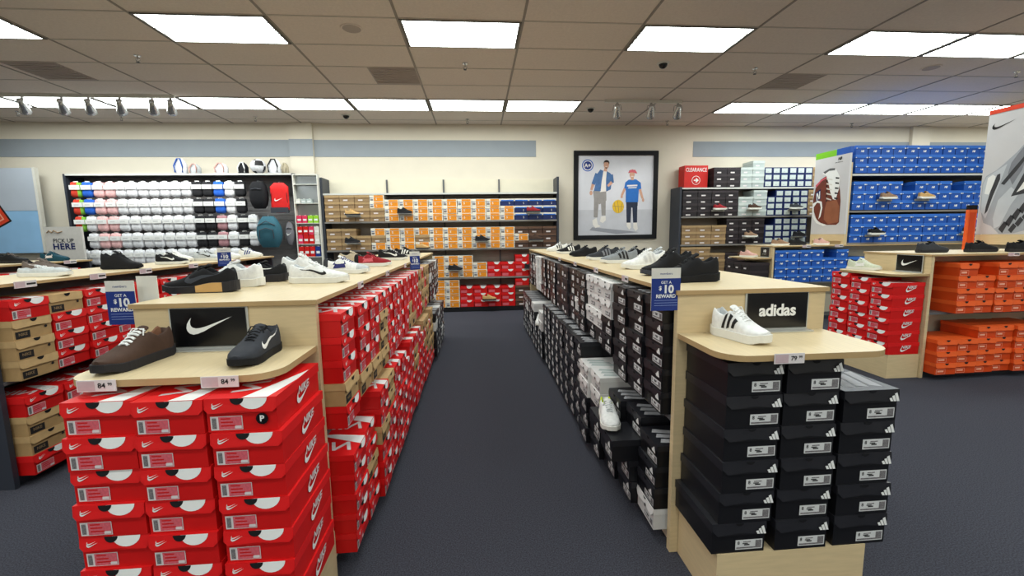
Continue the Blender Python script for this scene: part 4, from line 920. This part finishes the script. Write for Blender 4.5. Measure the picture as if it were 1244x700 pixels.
# far east ones
sneaker((4.1, 4.25, Z1), R(-60), fGn, fWs, fW, 'pale green and white sneaker on the end shelf above red stacks', 'patch', fW, L=.29, ht=1.1)
sneaker((4.58, 4.0, Z2), R(0), fDg, fDb, fBk, 'flat dark sneaker on the counter above the orange boxes', None, None, L=.32)
sneaker((5.06, 3.95, Z2), R(0), fBk, fDb, fBk, 'black sneaker in front of the grey runner poster', None, None, L=.33)
sneaker((5.4, 3.86, Z2), R(0), fBk, fDb, fDg, 'black charcoal sneaker at the counter edge before the poster', None, None, L=.33)
sneaker((4.45, 6.75, Z1), R(-60), fPk, fWs, fPk, 'pinkish sneaker on the end shelf of the low blue gondola', None, None, L=.28)
sneaker((4.95, 6.7, Z2), R(0), fTau, fWs, fTau, 'taupe sneaker on the low blue counter', None, None, L=.29)
sneaker((5.25, 6.7, Z2), R(0), fBk, fDb, fBk, 'dark sneaker beside the taupe one on the blue counter', None, None, L=.29)
sneaker((5.6, 6.62, Z2), R(10), fPk, fWs, fW, 'pale pink sneaker under the brown shoe poster', None, None, L=.29)
# display shoes on wall shelves: (x, z, col, label)
ws = [(-2.22, 1.716 + .236, 'tan boot standing on boxes, top shelf near the mirror', fGum), (-1.3, 1.716 + .26, 'black shoe on orange-white boxes, top box shelf', fBk), (1.05, 1.716 + .26, 'dark red shoe on blue-white boxes, top box shelf', fRd),
      (-2.25, 1.201 + .26, 'black boot on tan boxes, second shelf near the mirror', fBk), (-1.0, 1.201 + .13, 'tan shoe on orange-white boxes, second box shelf', fGum), (.09, 1.201 + .26, 'black shoe centred on the second box shelf', fBk), (1.1, 1.201 + .26, 'dark brown shoe on brown boxes, second box shelf', fBr),
      (-.42, .661 + .27, 'black shoe on orange-white boxes, third box shelf', fBk), (1.0, .661 + .27, 'black shoe on red boxes, third box shelf', fBk), (.2, .091 + .26, 'khaki shoe on red boxes, bottom shelf of the wall', fGum)]
for x, z, lb, c in ws:
    # each one stands on an added small acrylic ledge just off the box fronts
    m = MB(); m.box(-.13, .13, -.12, 0, -.004, 0, ACR); m.box(-.13, .13, -.003, 0, -.03, -.004, ACR)
    tag(link('shoe_ledge', m.mesh('lg'), None, (x, WF - .009, z - .13)), 'clear ledge holding the ' + ' '.join(lb.split()[:9]).replace(',', ''), 'shoe stand')
    sneaker((x, WF - .076, z - .129), R(8 if x > 0 else 0), c, fDb, c, lb, L=.26)
for x, z, lb, c in [(4.65, 1.86, 'maroon shoe on dark boxes, second shelf by framed poster', fRd), (5.35, 1.86, 'brown shoe on dark boxes, second shelf by framed poster', fBr), (6.2, 1.86, 'dark shoe on navy boxes, second shelf', fDg), (5.3, 1.33, 'taupe shoe on dark boxes, third shelf by framed poster', fTau), (6.3, 1.33, 'green-black shoe on navy boxes, third shelf', fBk)]:
    m = MB(); m.box(-.13, .13, -.12, 0, -.004, 0, ACR); m.box(-.13, .13, -.003, 0, -.03, -.004, ACR)  # same added ledge for the shoes by the framed poster
    tag(link('shoe_ledge', m.mesh('lg'), None, (x, WF - .009, z)), 'clear ledge holding the ' + ' '.join(lb.split()[:9]).replace(',', ''), 'shoe stand')
    sneaker((x, WF - .076, z + .0005), R(0), c, fWs if c is not fBk else fDb, c, lb, L=.26)
for x, z, lb, c in [(6.5, 1.92, 'brown-white shoe on the tall blue wall, middle shelf', fTau), (7.15, 1.92, 'olive shoe on the tall blue wall, middle shelf', fGum), (6.35, 1.36, 'black shoe on the tall blue wall, lowest shelf', fBk), (8.0, 1.36, 'dark white-soled shoe on the tall blue wall, lowest shelf', fDg)]:
    m = MB(); m.box(-.13, .13, -.12, 0, -.004, 0, ACR); m.box(-.13, .13, -.003, 0, -.03, -.004, ACR)  # same added ledge for the shoes on the blue wall
    tag(link('shoe_ledge', m.mesh('lg'), None, (x, 6.482, z)), 'clear ledge holding the ' + ' '.join(lb.split()[:9]).replace(',', ''), 'shoe stand')
    sneaker((x, 6.414, z + .0005), R(0), c, fWs, c, lb, L=.27)

# ------------------------------------------------------------------ sock display
SX0, SX1 = -7.0, -3.27
t = tall(SX0, SX1, 8.1, YW - .02, 0, 2.58, [.5, 2.58], 'wide sock display with grey slatted back under the spotlights', endm=DARKM, backm=mat('slat_light', (128, 124, 124), .6, .05))
q = MB()
for i in range(22): q.box(SX0 + .01, SX1 - .01, YW - .048, YW - .041, .6 + i * .09, .6 + i * .09 + .06, SLAT)
o = link('slat_panel', q.mesh('sp'), t); o.location = (-(SX0 + SX1) / 2, -(YW - .02), 0)
SKC = {'w': mat('sock_white', (224, 224, 228), .85, .12, 40), 'k': mat('sock_black', (30, 30, 34), .85, .2, 40), 'b': mat('sock_blue', (36, 96, 200), .85, .12, 40), 'p': mat('sock_pink', (232, 184, 184), .85, .15, 40), 'r': mat('sock_red', (206, 60, 40), .85, .15, 40), 'g': mat('sock_green', (120, 176, 60), .85, .15, 40), 'o': mat('sock_rose', (176, 130, 136), .85, .15, 40)}
SN = dict(w='white', k='black', b='blue', p='pink', r='red and green', g='green', o='dusty rose')
def sock_mesh(c):
    m = MB(); n = 18; rows = []
    for i, (z, w, dd) in enumerate(((.012, .55, .2), (.0, .86, .8), (-.03, .94, .95), (-.075, .99, 1), (-.12, .93, .9), (-.165, 1, 1.05), (-.205, .97, 1), (-.232, .86, .75), (-.24, .5, .2))):
        rows.append([])
        for k in range(n):
            a = 2 * PI * k / n; ca, sa = math.cos(a), math.sin(a)
            X = w * .086 * (1 if ca > 0 else -1) * abs(ca) ** .5
            rows[-1].append((X, dd * .04 * (1 if sa > 0 else -1) * abs(sa) ** .5 * (1 - .45 * math.exp(-(X / .012) ** 2)) * (1 + .1 * math.sin(X * 150 + i)), z + .006 * math.sin(X * 90 + i)))
    m.grid(rows, c, close=True, mf=(lambda i, j: SKC['g'] if (c is SKC['r'] and rows[0][j][0] > 0) else c)); return m.mesh('sock', True)
lb_ = MB(); lb_.box(-.082, .082, -.05, -.044, -.115, -.04, WHITE); rect(lb_, -.05, .03, -.09, -.07, LBL, -.051); LBM = lb_.mesh('band')
hk = MB(); hk.tube([(0, .37, .01), (0, -.03, .01), (0, -.05, .02)], .003, CHROME, 5); hk.box(-.035, .035, -.004, 0, -.01, .03, WHITE); HKM = hk.mesh('hook')
SM = {k: sock_mesh(v) for k, v in SKC.items()}
rowsk = ['rbppwwwwwwwkkbwkk', 'rbppwwwwwwwkkbwkw', 'rwppwwwwwwwkkowkw', '_wppwwwwwwwkkowkw', 'wwwwwwwwwwwwwwww_']
for r, s in enumerate(rowsk):
    for c, k in enumerate(s):
        if k == '_' or (c == 16 and r < 2): continue
        x = SX0 + .2 + c * .178; 
        z = 2.42 - r * .29
        o = link('sock_pack', SM[k], None, (x, 8.06 + random.uniform(-.01, .01), z)); tag(o, '%s sock pack, %s row down, %s from the banner side' % (SN[k], ORD[r], ORD[c]), 'socks', 'sock packs hanging on the slatted display')
        link('paper_band', LBM, o); link('hanging_hook', HKM, o)
# bags
def bag(name, loc, w, h, d, col, label, style):
    t = empty(name, loc); tag(t, label, 'bag'); m = MB(); n = 16; rows = []
    for i in range(9):
        u = i / 8; e = math.sin(PI * min(.98, max(.02, u))) ** (.2 if style == 'pack' else .35)
        if style == 'sack': e = .95 if .04 < u < .96 else .5
        ww = w / 2 * (e if style != 'round' else (math.sin(PI * (u * .8 + .14)) ** .5)); dd = d / 2 * max(.25, e)
        rows.append([(ww * (1 if math.cos(a) > 0 else -1) * abs(math.cos(a)) ** .6, dd * (1 if math.sin(a) > 0 else -1) * abs(math.sin(a)) ** .6, -h + h * u) for a in [2 * PI * k / n for k in range(n)]])
    m.grid(rows, col, close=True); m.face(rows[0][::-1], col); m.face(rows[-1], col); link('bag_body', m.mesh('bb', True), t)
    m = MB()
    if style == 'round':
        m.tube([(-w * .3, -d * .5, -h * .72), (-w * .28, -d * .53, -h * .45), (0, -d * .55, -h * .38), (w * .28, -d * .53, -h * .45), (w * .3, -d * .5, -h * .72)], .008, DARKM); m.tube([(-w * .36, -d * .42, -h * .3), (0, -d * .5, -h * .16), (w * .36, -d * .42, -h * .3)], .007, DARKM)
        link('zip', m.mesh('z'), t)
    elif style == 'sack':
        m.tube([(-w * .42, -.01, -h), (-w * .42, -d * .4, -h * .4), (-w * .3, 0, 0)], .006, BLKM); m.tube([(w * .42, -.01, -h), (w * .42, -d * .4, -h * .4), (w * .3, 0, 0)], .006, BLKM); link('drawstring', m.mesh('z'), t)
    else: m.tube([(-w * .3, -d * .5, -h * .3), (0, -d * .56, -h * .26), (w * .3, -d * .5, -h * .3)], .006, DARKM); link('zip', m.mesh('z'), t)
    m = MB(); m.tube([(0, .33, .02), (0, 0, .02), (0, -.02, 0)], .004, CHROME, 5); m.tube([(-.03, 0, -.02), (0, 0, .03), (.03, 0, -.02)], .006, DARKM, 5); link('hang_loop', m.mesh('hl'), t)
    m = MB()
    if style == 'sack':
        m.box(-w * .47, w * .47, -d * .5 - .006, -d * .5 + .002, -h, -h * .82, DARKM)
        flat_swoosh(m, -w * .22, -h * .62, w * .46, WHITE, -d * .5 - .012)
    elif style == 'grey': flat_swoosh(m, -w * .25, -h * .6, w * .6, WHITE, -d * .5 - .012, rise=1.6)
    if style in ('sack', 'grey'): link('swoosh_print', m.mesh('sw'), t)
bag('backpack', (-3.8, 8.0, 2.42), .29, .46, .2, fab('bag_black', (26, 26, 30)), 'black backpack hanging beside the red drawstring bag', 'pack')
bag('drawstring_bag', (-3.45, 8.0, 2.40), .32, .52, .1, mat('bag_red', (220, 30, 30), .6, .06, 12), 'bright red drawstring bag with white swoosh on the sock display', 'sack')
bag('backpack', (-3.64, 7.93, 1.82), .4, .54, .24, fab('bag_teal', (54, 100, 116)), 'rounded teal backpack hanging below the red drawstring bag', 'round')
bag('drawstring_bag', (-3.34, 8.04, 1.72), .15, .4, .08, fab('bag_grey', (120, 118, 124)), 'grey drawstring bag with faint swoosh beside the teal backpack', 'grey')
# things on top of the sock display
def ball(loc, r, c1, c2, label):
    m = MB(); rows = []
    for i in range(9):
        a = PI * i / 8; rows.append([(r * math.sin(a) * math.cos(b), r * math.sin(a) * math.sin(b), r - r * math.cos(a)) for b in [2 * PI * k / 16 for k in range(16)]])
    m.grid(rows, c1, close=True, mf=lambda i, j: c2 if (i // 2 + j // 3) % 3 == 0 else c1); tag(link('sport_ball', m.mesh('ball', True, True), None, loc), label, 'ball')
def minibag(loc, w, h, col, strap, label):
    t = empty('mini_backpack', loc); tag(t, label, 'bag'); m = MB(); n = 14; rows = []
    for u in (0, .06, .3, .6, .85, .96, 1): 
        e = (.9 if u == 0 else 1) * (1 - sm(.7, 1.05, u) * .75)
        rows.append([(w / 2 * e * math.cos(a), .07 * e * math.sin(a), h * u) for a in [2 * PI * k / n for k in range(n)]])
    m.grid(rows, col, close=True); m.face(rows[0][::-1], col); m.face(rows[-1], col); link('bag_body', m.mesh('bb', True), t)
    m = MB(); m.tube([(-w * .3, -.075, .02), (-w * .34, -.085, h * .5), (-w * .1, -.06, h * .95), (w * .15, -.06, h * .95), (w * .36, -.085, h * .45), (w * .3, -.075, .02)], .012, strap, 6); link('strap', m.mesh('st', True), t)
ZT = 2.589
minibag((-5.2, 8.25, ZT), .2, .27, SKC['w'], NBB, 'white mini bag with blue marks on top of the sock display')
minibag((-4.98, 8.28, ZT), .18, .18, fLg, fPk, 'pale small bag beside the blue-marked one on the display top')
minibag((-4.52, 8.25, ZT), .22, .19, SKC['w'], fPk, 'white and pale pink small bag on the sock display top')
minibag((-4.15, 8.25, ZT), .17, .2, fBk, fW, 'small black bag with white strap on the display top')
ball((-3.89, 8.25, ZT), .13, SKC['w'], INK, 'black and white ball on top of the sock display')
minibag((-3.61, 8.25, ZT), .24, .26, SKC['w'], INK, 'black and white patterned bag on top near the column')
minibag((-3.44, 8.3, ZT), .1, .2, fBg, fBg, 'beige small pouch at the end of the display top')

# mirror rack between socks and wall shelving
t = empty('accessory_rack', (-3.005, 8.1, 0)); tag(t, 'narrow white-framed accessory rack between socks and shoe wall', 'rack')
MIR = mat('mirror_grey', (160, 164, 166), .12, .02, 3, .6, metal=.6)
bx('back_panel', t, MIR, -.2, .2, 0, .03, .1, 2.54)
q = MB()
for a in (-.215, .2): q.box(a, a + .015, -.1, .03, 0, 2.55, OFFW)
q.box(-.2, .2, -.1, .03, 2.535, 2.55, OFFW); link('frame', q.mesh('f'), t)
for z in (.3, .7, 1.1, 1.33, 1.7, 2.05, 2.38): bx('shelf', t, LIP, -.2, .2, -.1, 0, z - .012, z)
LIME = mat('pack_lime', (150, 206, 50), .5, .05); PNK = mat('pack_pink', (220, 50, 90), .5, .1, 40)
cols_ = [PNK, LIME, RED, OFFW, GRY, NAVY]; cn_ = ['pink', 'lime', 'red', 'white', 'grey', 'blue']
k = 0
for z, hh, pat in ((1.7, .13, [0, 0, 1, 1]), (1.33, .16, [0, 2, 2, 3]), (1.33 + .165, .14, [2, 2, 0, 3]), (1.1, .18, [2, 2, 2, 5]), (2.05, .07, [3, 4, 4])):
    for j, ci in enumerate(pat):
        m = MB(); m.box(-.042, .042, 0, .07, 0, hh, cols_[ci]); rect(m, -.03, .03, hh * .3, hh * .55, WHITE, -.001)
        m.box(-.015, .015, .03, .04, hh, hh + .008, OFFW)
        tag(link('accessory_pack', m.mesh('ap'), None, (-3.005 - .15 + j * .096, 8.01, z + .0005)), '%s accessory pack, %s along the %s filled rack level' % (cn_[ci], ORD[j], ORD[k]), 'package', 'small packs on the narrow rack')
    k += 1

# pick up sign and banner
t = empty('pickup_sign', (-6.95, 7.85, 0)); tag(t, 'pale standing sign with dark pick up here lettering', 'sign')
PSM = mat('pickup_panel', (206, 202, 196), .5, .03)
bx('sign_panel', t, PSM, -.28, .3, 0, .04, 1.08, 1.68); bx('stand', t, DARKM, -.28, .3, 0, .1, 0, 1.078)
q = MB(); put_text(q, 'PICK UP', .0, 1.445, .09, DARKM, -.002, bold=.02); put_text(q, 'HERE', .0, 1.345, .14, NVY, -.002, bold=.035, space=1.1); link('lettering', q.mesh('l'), t)
q = MB(); q.tube([(-.24, -.003, 1.58), (-.2, -.003, 1.62), (-.16, -.003, 1.58), (-.13, -.003, 1.62), (-.07, -.003, 1.58), (.0, -.003, 1.6)], .008, TAN, 5); link('script_mark', q.mesh('sm'), t)
t = empty('wall_banner', (-8.75, 8.3, 1.24)); tag(t, 'large pale blue wall banner with tilted orange square', 'banner')
SKY1 = mat('banner_grey', (186, 194, 206), .5, .05, 1.5); SKY2 = mat('banner_blue', (150, 196, 236), .5, .1, 1.5)
bx('upper_panel', t, SKY1, -1.1, 1.06, 0, .05, .74, 1.47); bx('lower_panel', t, SKY2, -1.1, 1.06, 0, .05, 0, .735); bx('edge_trim', t, OFFW, 1.06, 1.1, -.01, .06, 0, 1.48)
q = MB(); a = R(28)
def rq(cx, cz, s, m, y):
    q.face([(cx + s * math.cos(a + PI / 4 + k * PI / 2), y, cz + s * math.sin(a + PI / 4 + k * PI / 2)) for k in range(4)], m)
rq(.02, .74, .62, INK, -.002); rq(.0, .745, .6, ORB, -.003); rq(0, .745, .52, OLB, -.004); rq(0, .745, .49, ORB, -.005)
put_text(q, 'SHOES', 0, 0, .34, WHITE, bold=.03, f=lambda x, z: (x * math.cos(a - R(0)) * .9 - z * math.sin(a), -.006, .66 + x * math.sin(a) * .9 + z * math.cos(a)))
link('square_graphic', q.mesh('sg'), t)

# ------------------------------------------------------------------ camera, world, look
cam = bpy.data.cameras.new('camera'); co = bpy.data.objects.new('camera', cam); COL.objects.link(co)
F, PITCH, YAW, ROLL = 521.19, .12489247, .07835391, -.01418981
cp, sp_, cy_, sy_ = math.cos(PITCH), math.sin(PITCH), math.cos(YAW), math.sin(YAW)
fwd = Vector((sy_ * cp, cy_ * cp, -sp_)); r = Vector((cy_, -sy_, 0)); u = r.cross(fwd)
r2 = r * math.cos(ROLL) + u * math.sin(ROLL); u2 = -r * math.sin(ROLL) + u * math.cos(ROLL)
M = Matrix((r2, u2, -fwd)).transposed().to_4x4(); M.translation = (0, 0, 1.45)
co.matrix_world = M
cam.sensor_fit = 'HORIZONTAL'; cam.sensor_width = 36; cam.lens = F * 36 / 1244; cam.clip_start = .05
sc.camera = co
w = bpy.data.worlds.new('world'); sc.world = w; w.use_nodes = True
w.node_tree.nodes['Background'].inputs[0].default_value = (.8, .85, .9, 1); w.node_tree.nodes['Background'].inputs[1].default_value = .3
sc.view_settings.view_transform = 'Standard'; sc.view_settings.look = 'None'; sc.view_settings.exposure = .35
